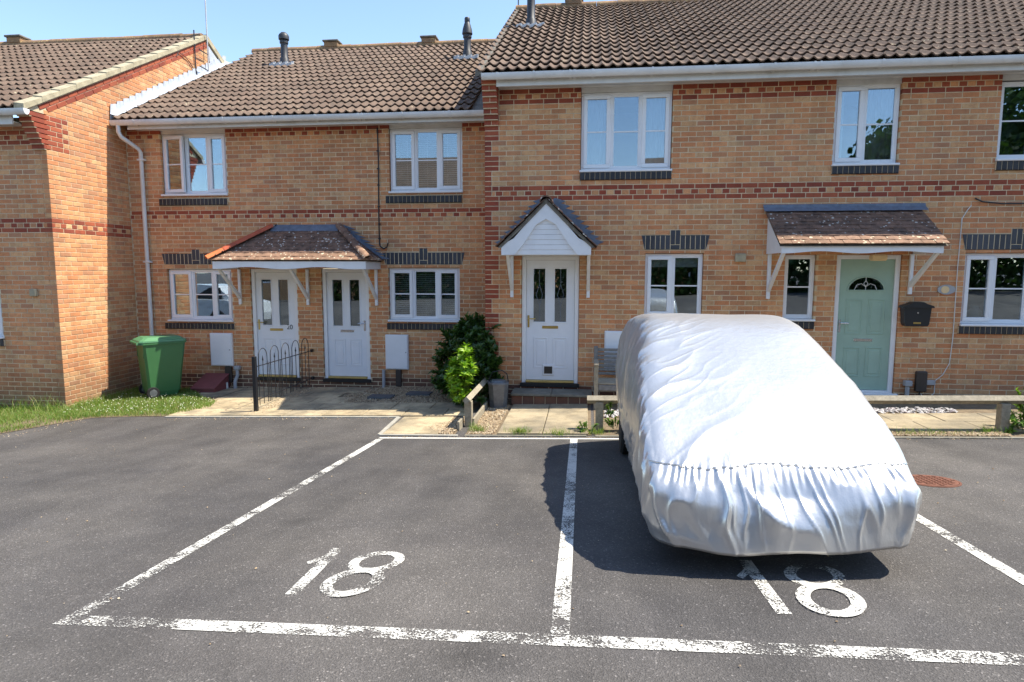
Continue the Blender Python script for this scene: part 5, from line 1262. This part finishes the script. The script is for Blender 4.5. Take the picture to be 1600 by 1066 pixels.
# ------------------------------------------------------------------ covered car
car = thing('covered_car', 'small car completely wrapped in a crumpled silver cover', 'car', (2.76, -4.1, gz(2.76, -4.1)))
CC = Vector((2.67, -4.4, .65)); carslope = GC
def build_cover():
    planes = []   # (normal, point)
    def pl_(n, p): n = Vector(n).normalized(); planes.append((n, n.dot(Vector(p) - CC)))
    g = lambda y: GA + GB * 2.76 + GC * y
    pl_((-1, 0, .02), (1.93, -4, .75)); pl_((1, 0, .02), (3.38, -4, .75))          # sides
    pl_((-1, 0, .42), (2.06, -4, 1.48)); pl_((1, 0, .42), (3.31, -4, 1.48))       # upper sides
    pl_((-1, 0, -.30), (1.975, -4, .42)); pl_((1, 0, -.30), (3.33, -4, .42))        # tuck
    pl_((0, .0775, 1), (2.67, -4.6, 1.585))                                        # roof
    pl_((0, -.55, 1), (2.67, -5.1, 1.49))                                          # windscreen
    pl_((0, -.33, 1), (2.67, -5.9, 1.06))                                          # bonnet
    pl_((0, -1, .25), (2.67, -6.41, .85)); pl_((0, -1, -.03), (2.67, -6.50, .60)) # nose
    pl_((-.75, -1, .05), (1.98, -6.38, .65)); pl_((.75, -1, .0), (3.28, -6.38, .65))
    pl_((0, 1, .55), (2.67, -2.75, 1.25)); pl_((0, 1, .02), (2.67, -2.50, .6))    # tail
    pl_((-.7, 1, .1), (1.98, -2.6, .6)); pl_((.7, 1, .1), (3.4, -2.6, .6))
    pl_((0, 0, -1), (2.67, -4, -.6))
    PN = np.array([list(p[0]) for p in planes]); PD = np.array([p[1] for p in planes]); K = 20.0
    def rad(D): q = np.maximum(0, (D @ PN.T) / PD); return 1.03 / (np.sum(q ** K, axis=-1) ** (1 / K))
    NT, NR_ = 1000, 150; P = np.zeros((NR_, NT, 3))
    th = np.linspace(0, 2 * PI, NT, endpoint=False)
    # more samples over the nose: warp the angle by arc length of the plan outline
    D0 = np.stack([np.cos(th), np.sin(th), np.zeros(NT)], 1); r0 = rad(D0); pp = D0 * r0[:, None]
    seg = np.linalg.norm(np.roll(pp, -1, 0) - pp, axis=1) * (1 + 1.6 * (pp[:, 1] < -1.3)); cum = np.concatenate([[0], np.cumsum(seg)]); tq = np.interp(np.linspace(0, cum[-1], NT, endpoint=False), cum, np.concatenate([th, [2 * PI]]))
    c, s = np.cos(tq), np.sin(tq)
    # hem elevation angle by bisection
    lo = np.full(NT, -1.2); hi = np.full(NT, .2)
    def pt(ph):
        D = np.stack([np.cos(ph) * c, np.cos(ph) * s, np.sin(ph)], -1); return D * rad(D)[..., None]
    wav = .012 * np.sin(tq * 9 + 1) + .008 * np.sin(tq * 23)
    for _ in range(40):
        m = (lo + hi) / 2; q = pt(m); xw = q[:, 0] + CC.x; yw = q[:, 1] + CC.y; zt_ = GA + GB * xw + GC * yw + .145 + .04 * (np.clip((yw + 5.3) / 3, 0, 1)) + wav
        below = q[:, 2] + CC.z < zt_; lo = np.where(below, m, lo); hi = np.where(below, hi, m)
    hem = (lo + hi) / 2
    for i in range(NR_):
        # equal spacing from hem to top
        u = (i / (NR_ - 1)); ph = hem + (PI / 2 - hem) * (u ** 1.0 * .999); P[i] = pt(ph)
    # resample each meridian by arc length for even quads
    for j in range(NT):
        q = P[:, j]; sg = np.linalg.norm(np.diff(q, axis=0), axis=1); cu = np.concatenate([[0], np.cumsum(sg)]); t = np.linspace(0, cu[-1], NR_)
        for k in range(3): P[:, j, k] = np.interp(t, cu, q[:, k])
    dT = np.roll(P, -1, 1) - np.roll(P, 1, 1); dR = np.gradient(P, axis=0); Nn = np.cross(dT, dR); Nn /= (np.linalg.norm(Nn, axis=2, keepdims=True) + 1e-9)
    Wp = P + np.array(CC)
    arc = np.concatenate([[0], np.cumsum(np.linalg.norm(np.diff(Wp[20], axis=0), axis=1))])
    disp = np.zeros((NR_, NT))
    nz = noise.noise
    def ridge(v, sharp=2.0): return max(0.0, 1 - abs(v)) ** sharp
    for i in range(NR_):
        for j in range(NT):
            x, y, z = Wp[i, j]; g_ = GA + GB * x + GC * y; h = z - g_; nx_, ny_, nz_ = Nn[i, j]
            a = arc[j]
            d = .006 * nz(Vector((x * 1.3, y * 1.1, z * 1.5)))
            side = max(0.0, min(1.0, (abs(nx_) - .45) * 3)); front = max(0.0, min(1.0, (-ny_ - .45) * 3)); upf = max(0.0, min(1.0, (nz_ - .3) * 2))
            low = max(0.0, min(1.0, (.64 - h) / .10))
            # hanging folds of the skirt (front and corners), fanning and bending
            wv = a + .15 * nz(Vector((a * 1.3, h * 2.0, 3.1))) + .05 * nz(Vector((a * 4, h * 5, 8))) + (h - .4) * .25 * math.sin(a * 1.9)
            f1 = nz(Vector((wv * 5.2, h * 1.1, 0.5))); f2 = nz(Vector((wv * 11.0, h * 2.1, 7.7))); f3 = nz(Vector((wv * 26, h * 3.4, 1.7)))
            f0 = nz(Vector((wv * 2.6, h * 2.2, 5.5))); fold = .030 * (ridge(f0 * 2.0, 2.5) - .35) + .036 * (ridge(f1 * 2.3, 3.6) - .28) + .011 * ridge(f2 * 2.4, 4) + .0015 * f3
            amp = (front * 1.0 + side * .75) * (.25 + .75 * low) * (.30 + .70 * max(0, min(1, (h - .16) / .16)))
            d += fold * min(1, amp)
            # tight gathers just under the bonnet seam
            sm = math.exp(-((h - .545) / .045) ** 2) * front; d += sm * .006 * math.sin(a * 150 + 4 * nz(Vector((a * 6, 0, 0))))
            # headlamp shoulders
            for sx in (2.08, 3.27): d += .035 * math.exp(-((x - sx) / .20) ** 2 - ((h - .42) / .13) ** 2) * front
            d -= .030 * math.exp(-((x - 2.67) / .30) ** 2 - ((h - .47) / .10) ** 2) * front
            # long drapes on the flanks
            df = nz(Vector((y * 3.0 + z * .8, z * .6, 4.4))); d += (1 if x < 2.67 else .15) * side * (1 - low * .5) * (.026 * (ridge(df * 1.5, 2) - .45) + .007 * (ridge(nz(Vector((y * 8 + z * 2, z * 1.5, 2.2))) * 2, 3) - .3))
            # crumples on screen and roof, running diagonally from the left pillar
            dg = (x - 1.9) * .8 - (y + 4.9) * .9; lf_ = max(0, min(1, (2.75 - x) / .6))
            d += upf * (lf_ * (.010 * (ridge(nz(Vector((dg * 3.2, (x + y) * 1.1, 6.6))) * 1.8, 3) - .3) + .0035 * (ridge(nz(Vector((dg * 9, (x + y) * 1.7, 2.6))) * 2.2, 4) - .2)) + .006 * nz(Vector((x * 3, y * 2.2, 9))) )
            d += .0012 * nz(Vector((x * 22, y * 22, z * 22))) * (1 - .9 * upf)
            disp[i, j] = d
    Wp = Wp + Nn * disp[..., None]
    vs = [tuple(v) for v in Wp.reshape(-1, 3)]; fs = []
    for i in range(NR_ - 1):
        for j in range(NT): k = (j + 1) % NT; fs.append((i * NT + j, i * NT + k, (i + 1) * NT + k, (i + 1) * NT + j))
    fs.append(tuple((NR_ - 1) * NT + j for j in range(NT)))
    # inner skirt return so the hem has thickness
    base = len(vs)
    for j in range(NT): v = Wp[0, j] - Nn[0, j] * .03 + np.array([0, 0, .02]); vs.append(tuple(v))
    for j in range(NT): k = (j + 1) % NT; fs.append((j, base + j, base + k, k))
    mb = MB(); mb.add(vs, fs, 'silver_fabric'); cv = mb.build('car_cover', car, smooth=True, fixn=False)
    # stitched seam across the bonnet front
    pts = []
    for j in range(NT):
        col = Wp[:, j]; hh = col[:, 2] - (GA + GB * col[:, 0] + GC * col[:, 1]); i = int(np.argmax(hh > .565 + .01 * math.sin(j * .05)))
        p = col[i]; 
        if Nn[i, j][1] < -.35 and p[1] < -5.85: pts.append((p[0], p))
    pts.sort(key=lambda q: q[0]); pts = [tuple(p + np.array([0, -.003, .004])) for _, p in pts]
    if len(pts) > 4:
        m = MB(); m.tube(pts, .003, 'silver_fabric', 5); m.build('seam', cv)
build_cover()
for (x, y, s) in ((2.13, -5.60, -1), (3.22, -5.60, 1), (2.03, -3.2, -1), (3.32, -3.2, 1)):
    W = Matrix.Translation((x, y, gz(x, y) + .285)) @ Matrix.Rotation(PI / 2, 4, 'Y')
    m = MB(); m.lathe([(.17, -.085), (.27, -.085), (.29, -.06), (.29, .06), (.27, .085), (.17, .085)], 'tyre', n=32, M=W); w = m.build('wheel', car); smooth_by_angle(w, 35)
    m = MB(); m.lathe([(.0, -.07), (.165, -.075), (.17, .075), (.0, .07)], 'galv', n=24, M=W); m.build('rim', w)
m = MB(); m.add([(2.1, -6.15, gz(2.7, -6.15) + .17), (3.25, -6.15, gz(2.7, -6.15) + .17), (3.25, -2.8, gz(2.7, -2.8) + .22), (2.1, -2.8, gz(2.7, -2.8) + .22), (2.1, -6.0, .6), (3.25, -6.0, .6), (3.25, -2.8, .6), (2.1, -2.8, .6)],
                [(0, 3, 2, 1), (4, 5, 6, 7), (0, 1, 5, 4), (1, 2, 6, 5), (2, 3, 7, 6), (3, 0, 4, 7)], 'dark_under'); m.build('underbody', car)

# ------------------------------------------------------------------ plants
def leaf_mesh(mat, l=.12, w=.042):
    n = 4; vs = []; 
    for i in range(n + 1):
        t = i / n; ww = w * math.sin(PI * min(1, t * .92 + .08)) ** .8 * (1 if i < n else .05); z = .018 * math.sin(PI * t) - .02 * t * t
        vs += [(-ww / 2, t * l, z + ww * .18), (0, t * l, z), (ww / 2, t * l, z + ww * .18)]
    fs = []
    for i in range(n):
        fs += [(3 * i, 3 * i + 1, 3 * i + 4, 3 * i + 3), (3 * i + 1, 3 * i + 2, 3 * i + 5, 3 * i + 4)]
    mb = MB(); mb.add(vs, fs, mat); return mb.mesh('leaf', smooth=True), vs, fs
def shrub(name, label, cat, base, mat, blobs, nleaf, lsize, ind=280, group=None, droop=.0):
    t = thing(name, label, cat, base); me, lv, lfc = leaf_mesh(mat, lsize, lsize * .36); r = random.Random(hash(name + label) % 1000 if False else len(label))
    wd = MB(); items = []
    tot = sum((b[3] * b[5]) for b in blobs) ; 
    for (bx, by, bz, rx, ry, rz) in blobs:
        n = int(nleaf * rx * rz / tot); nst = max(3, n // 14)
        for s_ in range(nst):
            # a shoot: direction outward from the blob centre, leaves whorled along it
            th = r.uniform(0, 2 * PI); cz = r.uniform(-.6, 1); sr = math.sqrt(1 - cz * cz); rr = r.uniform(.55, 1.0)
            e = Vector((bx + rx * sr * math.cos(th) * rr, by + ry * sr * math.sin(th) * rr, bz + rz * cz * rr))
            o = Vector((bx, by, bz)).lerp(e, .45) - Vector((0, 0, .05)); d = (e - o); L0 = d.length; d.normalize()
            d = (d + Vector((0, 0, .5))).normalized()
            wd.tube([tuple(o), tuple(o.lerp(e, .5) + Vector((0, 0, -.01))), tuple(e)], [.006, .004, .002], 'leaf_stem', 4)
            for k in range(14):
                f = .35 + .65 * (k / 13); p = o.lerp(e, f); a = k * 2.4 + r.uniform(-.3, .3); tilt = r.uniform(.5, 1.1) * (1.2 - .6 * f)
                side = d.orthogonal().normalized(); side.rotate(Matrix.Rotation(a, 3, d)); ld = (side * math.sin(tilt) + d * math.cos(tilt) - Vector((0, 0, droop))).normalized()
                up = (d - ld * d.dot(ld)); up = up.normalized() if up.length > .05 else ld.orthogonal().normalized(); sx = ld.cross(up)
                M = Matrix.Translation(p) @ Matrix((sx, ld, up)).transposed().to_4x4() @ Matrix.Scale(r.uniform(.7, 1.15), 4); items.append(M)
    cam_ = Vector((CX, CY, CZ)); items.sort(key=lambda M: (M.translation - cam_).length)
    wd.build('stem', t); st_ = MB()
    for i, M in enumerate(items):
        if i < ind:
            o = bpy.data.objects.new('leaf', me); COL.objects.link(o); o.parent = t; o.matrix_parent_inverse = Matrix.Translation(-Vector(base)); o.matrix_basis = M
        else: st_.add(lv, lfc, mat, r.random(), M)
    if st_.f: st_.build('foliage', t, smooth=True, fixn=False, kind='stuff')
    return t
shrub('laurel_shrub', 'large dark green laurel shrub against the wall beside the brick corner', 'shrub', (-.28, .25, -.1), 'laurel_dark',
      [(-.25, .10, .75, .55, .42, .46), (-.55, .25, .40, .36, .36, .42), (.02, -.28, .42, .26, .24, .46), (-.05, -.22, .78, .26, .24, .30), (-.30, -.15, .20, .42, .34, .40), (-.10, -.55, .10, .26, .26, .30), (-.62, .0, .15, .26, .26, .30), (.05, -.45, .35, .2, .2, .3), (-.18, .15, .96, .42, .34, .26)], 7200, .125)
shrub('laurel_shrub', 'bright yellow-green laurel shoots standing in the sun in front of the dark shrub', 'shrub', (-.22, -.95, -.1), 'laurel_sunlit',
      [(-.14, -.95, .78, .09, .10, .12), (-.20, -.92, .60, .13, .13, .15), (-.22, -.95, .44, .17, .15, .16), (-.22, -.95, .28, .17, .15, .14), (-.18, -.97, .12, .13, .13, .12), (-.12, -.94, .54, .11, .12, .14), (-.30, -.95, .40, .10, .1, .12)], 1500, .12, 290)
shrub('garden_shrub', 'small leafy shrub with fresh green leaves by the right end post', 'shrub', (6.75, -1.9, .08), 'weed',
      [(6.75, -1.9, .35, .28, .26, .28), (6.6, -2.05, .18, .24, .18, .18), (6.9, -1.95, .60, .2, .2, .22)], 900, .075, 200)
shrub('weed', 'leafy weed growing at the foot of the knee rail post by the covered car', 'weed', (1.95, -2.1, -.03), 'weed',
      [(1.95, -2.12, .08, .16, .07, .09), (1.88, -1.98, .22, .07, .07, .14), (1.60, -2.15, .03, .13, .08, .07)], 330, .06, 120)

def inpoly(x, y, P):
    c = False; j = len(P) - 1
    for i in range(len(P)):
        if (P[i][1] > y) != (P[j][1] > y) and x < (P[j][0] - P[i][0]) * (y - P[i][1]) / (P[j][1] - P[i][1]) + P[i][0]: c = not c
        j = i
    return c
lawn = [(-12, -3.2), (-7.6, -2.75), (-6.35, -2.35), (-6.05, -1.75), (-5.75, -1.30), (-5.2, -1.22), (-4.62, -1.20), (-4.30, -.62), (-4.45, -.2), (-4.9, .15), (-5.3, .6), (-5.6, 1.0), (XG + .02, 1.12), (XG + .02, YL - .01), (-12, YL - .01)]
lm = MB(); import bmesh
lw = [(x, y, gz(x, y) + .006) for x, y in lawn]; lm.add(lw, [tuple(range(len(lw)))], 'soil'); lm.build('lawn', fixn=False, kind='structure')
slabs(pav, -5.24, -4.63, -.10, 1.12, .6, .40, 'sand_slab', .02, 0, lambda x, y: inpoly(x, y, lawn))
MB().add([(-5.5, .1, gz(-5.5, .1) + .003), (-4.63, -.3, gz(-4.6, -.3) + .003), (-4.63, 1.12, gz(-4.6, 1.1) + .003), (-5.7, 1.12, gz(-5.7, 1.1) + .003)], [(0, 1, 2, 3)], 'soil').build('soil_bed', fixn=False, kind='structure')
gr = random.Random(3); gv, gf, gt = [], [], []
def blade(x, y, z, h, w, lean):
    a = gr.uniform(0, 2 * PI); dx, dy = math.cos(a) * w / 2, math.sin(a) * w / 2; b = gr.uniform(0, 2 * PI); lx, ly = math.cos(b) * lean * h, math.sin(b) * lean * h
    o = len(gv); gv.extend([(x - dx, y - dy, z), (x + dx, y + dy, z), (x + dx * .7 + lx * .4, y + dy * .7 + ly * .4, z + h * .6), (x - dx * .7 + lx * .4, y - dy * .7 + ly * .4, z + h * .6), (x + lx, y + ly, z + h)])
    gf.extend([(o, o + 1, o + 2, o + 3), (o + 3, o + 2, o + 4)]); t = gr.random(); gt.extend([t, t])
n = 0
while n < 26000:
    x = gr.uniform(-8.2, -4.2); y = gr.uniform(-3.1, 1.1)
    if not inpoly(x, y, lawn): continue
    edge = min(1, max(0, (y - (-1.3 - .55 * max(0, -5.6 - x))) / .25))
    nn = noise.noise(Vector((x * 2.2, y * 2.2, 0))); 
    if gr.random() > .35 + .6 * edge + nn * .5: continue
    h = .035 + .03 * gr.random() + .03 * max(0, nn)
    if abs(x - XG) < .35 and y > YL - .35 and gr.random() < .25: h += .10 * gr.random()
    if y > YL - .3 and x < XG and gr.random() < .2: h += .22 * gr.random()
    blade(x, y, gz(x, y) + .008, h, .007, .7); n += 1
for (cx_, cy_, s_, k) in ((.78, -2.22, .10, 260), (1.25, -2.26, .12, 120), (.24, -2.1, .08, 120), (.17, -1.95, .05, 60), (3.2, -2.22, .5, 130), (5.5, -2.2, .6, 160), (1.7, -2.2, .12, 120), (6.2, -2.1, .1, 90)):
    for _ in range(k):
        x = gr.gauss(cx_, s_ * .6); y = gr.gauss(cy_, .03); blade(x, y, gz(x, y) + .01, gr.uniform(.03, .11), .005, .8)
def fast(name, v, f, t, mat, smooth=False, **props):
    me = bpy.data.meshes.new(name); me.from_pydata(v, [], f); me.materials.append(MATS[mat]); a = me.attributes.new('tint', 'FLOAT', 'FACE'); a.data.foreach_set('value', t); me.update(); return link(name, me, None, **props)
fast('grass', gv, gf, gt, 'grass', kind='stuff', label='short patchy grass along the foot of the gable and bin', category='grass')
fv, ff, ft = [], [], []
for _ in range(230):
    while True:
        x = gr.uniform(-6.6, -4.3); y = gr.uniform(-1.2, .3)
        if inpoly(x, y, lawn): break
    z = gz(x, y) + gr.uniform(.05, .085); s = .0075; o = len(fv); fv += [(x - s, y, z), (x + s, y, z), (x, y - s, z + s), (x, y + s, z + s * .6), (x, y, z + 1.5 * s)]; ff += [(0 + o, 2 + o, 4 + o), (2 + o, 1 + o, 4 + o), (1 + o, 3 + o, 4 + o), (3 + o, o, 4 + o)]; ft += [gr.random()] * 4
fast('clover_flowers', fv, ff, ft, 'petal', kind='stuff', label='white clover heads scattered in the grass by the bin', category='flowers')
# gravel
OCT = [(1, 0, 0), (-1, 0, 0), (0, 1, 0), (0, -1, 0), (0, 0, 1), (0, 0, -1)]; OF = [(0, 2, 4), (2, 1, 4), (1, 3, 4), (3, 0, 4), (2, 0, 5), (1, 2, 5), (3, 1, 5), (0, 3, 5)]
def stones(name, label, regs, mat, smin, smax, dz=.012):
    v, f, t = [], [], []
    for (poly, n) in regs:
        xs_ = [p[0] for p in poly]; ys_ = [p[1] for p in poly]; c = 0
        while c < n:
            x = gr.uniform(min(xs_), max(xs_)); y = gr.uniform(min(ys_), max(ys_))
            if not inpoly(x, y, poly): continue
            c += 1; s = gr.uniform(smin, smax); a = gr.uniform(0, PI); ca, sa = math.cos(a), math.sin(a); fl = gr.uniform(.45, .8); el = gr.uniform(.9, 1.5); o = len(v); z = gz(x, y) + dz + gr.uniform(0, smax * .7); tx, ty = gr.uniform(-.5, .5), gr.uniform(-.5, .5)
            for (i, j, k) in OCT:
                X, Y, Z = i * s * el, j * s, k * s * fl; v.append((x + X * ca - Y * sa, y + X * sa + Y * ca, z + Z + X * tx + Y * ty))
            f += [tuple(q + o for q in w) for w in OF]; t += [gr.random()] * 8
    return fast(name, v, f, t, mat, kind='stuff', label=label, category='gravel')
stones('gravel', 'tan pea gravel around the drain covers and beside the paths', [
    ([(-2.3, -.36), (-.5, -.36), (-.3, 1.1), (-2.1, 1.1), (-2.45, .3)], 6500), ([(.14, -2.26), (.46, -2.26), (.46, -.5), (.16, -.5)], 2600), ([(-.22, -2.26), (-.05, -2.26), (-.05, -1.2), (-.45, -1.9)], 1100),
    ([(2.2, -2.28), (6.35, -2.28), (6.35, -2.10), (2.2, -2.10)], 4200), ([(-3.42, -1.1), (-3.2, -1.1), (-3.25, 1.1), (-3.42, 1.1)], 900)], 'gravel', .006, .0135)
stones('stones', 'pale grey stones in the bed under the window behind the knee rail', [([(3.2, -1.12), (6.4, -1.12), (6.4, -.85), (3.2, -.85)], 750), ([(1.85, -1.3), (2.6, -1.3), (2.6, -.9), (1.85, -.9)], 180)], 'pale_stone', .012, .035, .015)
dk = thing('stepping_stone', 'flat pale stone lying in the bed behind the knee rail', 'stone', (5.2, -1.0, .05)); MB().prism([(4.55, -1.25), (5.0, -1.22), (5.12, -.95), (4.75, -.78), (4.5, -.95)], gz(5, -1) + .02, gz(5, -1) + .06, 'concrete', axis='z').build('stone', dk)

# ------------------------------------------------------------------ across the car park (mirrored in the windows)
def far_house(x0, x1, y0, y1, ze_, zr_, label, gable=False):
    t = thing('house', label, 'house', ((x0 + x1) / 2, y0, .5)); m = MB(); m.box((x0, y0, .3), (x1, y1, ze_), 'buff_brick'); w = m.build('wall', t, fixn=False)
    ym = (y0 + y1) / 2
    r = MB(); r.prism([(y0 - .4, ze_ - .1), (y1 + .4, ze_ - .1), (ym, zr_)], x0 - .15, x1 + .15, 'pantile', axis='x'); r.build('roof', t, fixn=False)
    m = MB(); m.box((x0, y1 + .3, ze_ - .1), (x1, y1 + .42, ze_ + .02), 'upvc'); m.build('gutter', t)
    n = int((x1 - x0) / 2.4)
    for i in range(n):
        for z in (1.3, 3.7):
            xw = x0 + (i + .5) * (x1 - x0) / n; f = MB(); f.box((xw - .6, y1 + .002, z), (xw + .6, y1 + .03, z + 1.1), 'upvc'); f = f.build('window', t); MB().box((xw - .53, y1 + .032, z + .07), (xw + .53, y1 + .036, z + 1.03), 'car_glass').build('pane', f)
far_house(-16.5, 0.0, -28, -19.5, 5.0, 8.3, 'brick terrace opposite, mirrored in the upstairs windows of the lower houses')
far_house(4.6, 9.0, -28, -20, 4.6, 7.7, 'small brick house opposite, mirrored in the upstairs window over the porch')
def far_tree(x, y, h, r, label, seed):
    t = thing('tree', label, 'tree', (x, y, .4)); rr = random.Random(seed)
    MB().tube([(x, y, .2), (x + .1, y, h * .3), (x - .1, y + .1, h * .7)], [.28, .2, .06], 'bark', 8).build('trunk', t)
    v, f, tt = [], [], []
    for _ in range(9000):
        th = rr.uniform(0, 2 * PI); cz = rr.uniform(-.7, 1); sr = math.sqrt(1 - cz * cz); q = rr.uniform(.5, 1) * (1 + .25 * noise.noise(Vector((math.cos(th) * 2, math.sin(th) * 2, cz * 2 + seed))))
        c = Vector((x + r * sr * math.cos(th) * q, y + r * sr * math.sin(th) * q, h * .62 + h * .4 * cz * q)); a = Vector((rr.gauss(0, 1), rr.gauss(0, 1), rr.gauss(0, 1))).normalized() * .13; b = a.orthogonal().normalized() * .12
        o = len(v); v += [tuple(c - a), tuple(c - b), tuple(c + a), tuple(c + b)]; f.append((o, o + 1, o + 2, o + 3)); tt.append(rr.random())
    mb = MB(); mb.v = v; mb.f = f; mb.t = tt; mb.m = [0] * len(f); mb.mats = ['tree_leaf']; mb.build('crown', t, fixn=False)
far_tree(14.2, -15.8, 7.6, 3.2, 'broad dark tree mirrored in the windows right of the green door', 1)
far_tree(19.6, -17, 12.5, 4.8, 'tall dark tree mirrored in the far right upstairs window', 2)
far_tree(2.6, -20.5, 5.4, 2.0, 'small bushy tree mirrored in the downstairs windows', 3)
hv, hf, ht = [], [], []
for _ in range(26000):
    x = gr.uniform(-12, 32); y = gr.uniform(-17.6, -16.6); z = gr.uniform(.5, 3.0 + .5 * noise.noise(Vector((x * .5, 0, 0)))); a = Vector((gr.gauss(0, 1), gr.gauss(0, 1), gr.gauss(0, 1))).normalized() * .11; b = a.orthogonal().normalized() * .1; c = Vector((x, y, z)); o = len(hv)
    hv += [tuple(c - a), tuple(c - b), tuple(c + a), tuple(c + b)]; hf.append((o, o + 1, o + 2, o + 3)); ht.append(gr.random())
fast('hedge', hv, hf, ht, 'tree_leaf', label='long green hedge opposite, mirrored in the downstairs windows', category='hedge')

pc = thing('parked_car', 'white parked car mirrored in the downstairs window of number 20', 'car', (-11.5, -8.2, gz(-11.5, -8.2)))
g_ = gz(-11.5, -8.2); Mc = Matrix.Translation((-11.5, -8.2, g_)) @ Matrix.Rotation(R_(8), 4, 'Z')
prof = [(-2.1, .25), (-2.15, .6), (-2.0, .78), (-1.2, .9), (-.5, .95), (1.6, .95), (2.05, .85), (2.1, .5), (2.05, .25)]
m = MB(); m.prism(prof, -.85, .85, 'car_white', M=Mc); body = m.build('body', pc)
m = MB(); m.prism([(-1.15, .9), (-.45, 1.38), (.2, 1.46), (1.2, 1.42), (1.75, .95)], -.72, .72, 'car_white', M=Mc); m.build('roof', pc)
for y in (-.735, .722):
    for a, b_ in (((-.95, .98), (-.42, 1.33)), ((.15, .98), (.9, 1.36))):
        m = MB(); m.prism([(a[0], a[1]), (b_[0] - .0, b_[1]), (b_[0] + .45, b_[1]), (b_[0] + .5, a[1])], y, y + .013, 'car_glass', M=Mc); m.build('side_window', pc)
for x in (-1.35, 1.3):
    for y in (-.8, .8):
        m = MB(); m.lathe([(.1, -.1), (.31, -.1), (.32, .1), (.1, .1)], 'tyre', n=20, M=Mc @ Matrix.Translation((x, y, .32)) @ Matrix.Rotation(PI / 2, 4, 'X')); m.build('wheel', pc)

stones('grit', 'scattered grit and crumbs lying on the tarmac near the kerb', [([(-4.5, -1.45), (-1.1, -1.45), (-1.1, -1.27), (-4.5, -1.27)], 260), ([(-.9, -2.42), (6.5, -2.42), (6.5, -2.34), (-.9, -2.34)], 420), ([(-6, -8.5), (7, -8.5), (7, -2.4), (-6, -1.5)], 260), ([(-6.6, -2.75), (-6.2, -2.9), (-5.6, -1.6), (-5.9, -1.3)], 160)], 'gravel', .003, .0075, .004)
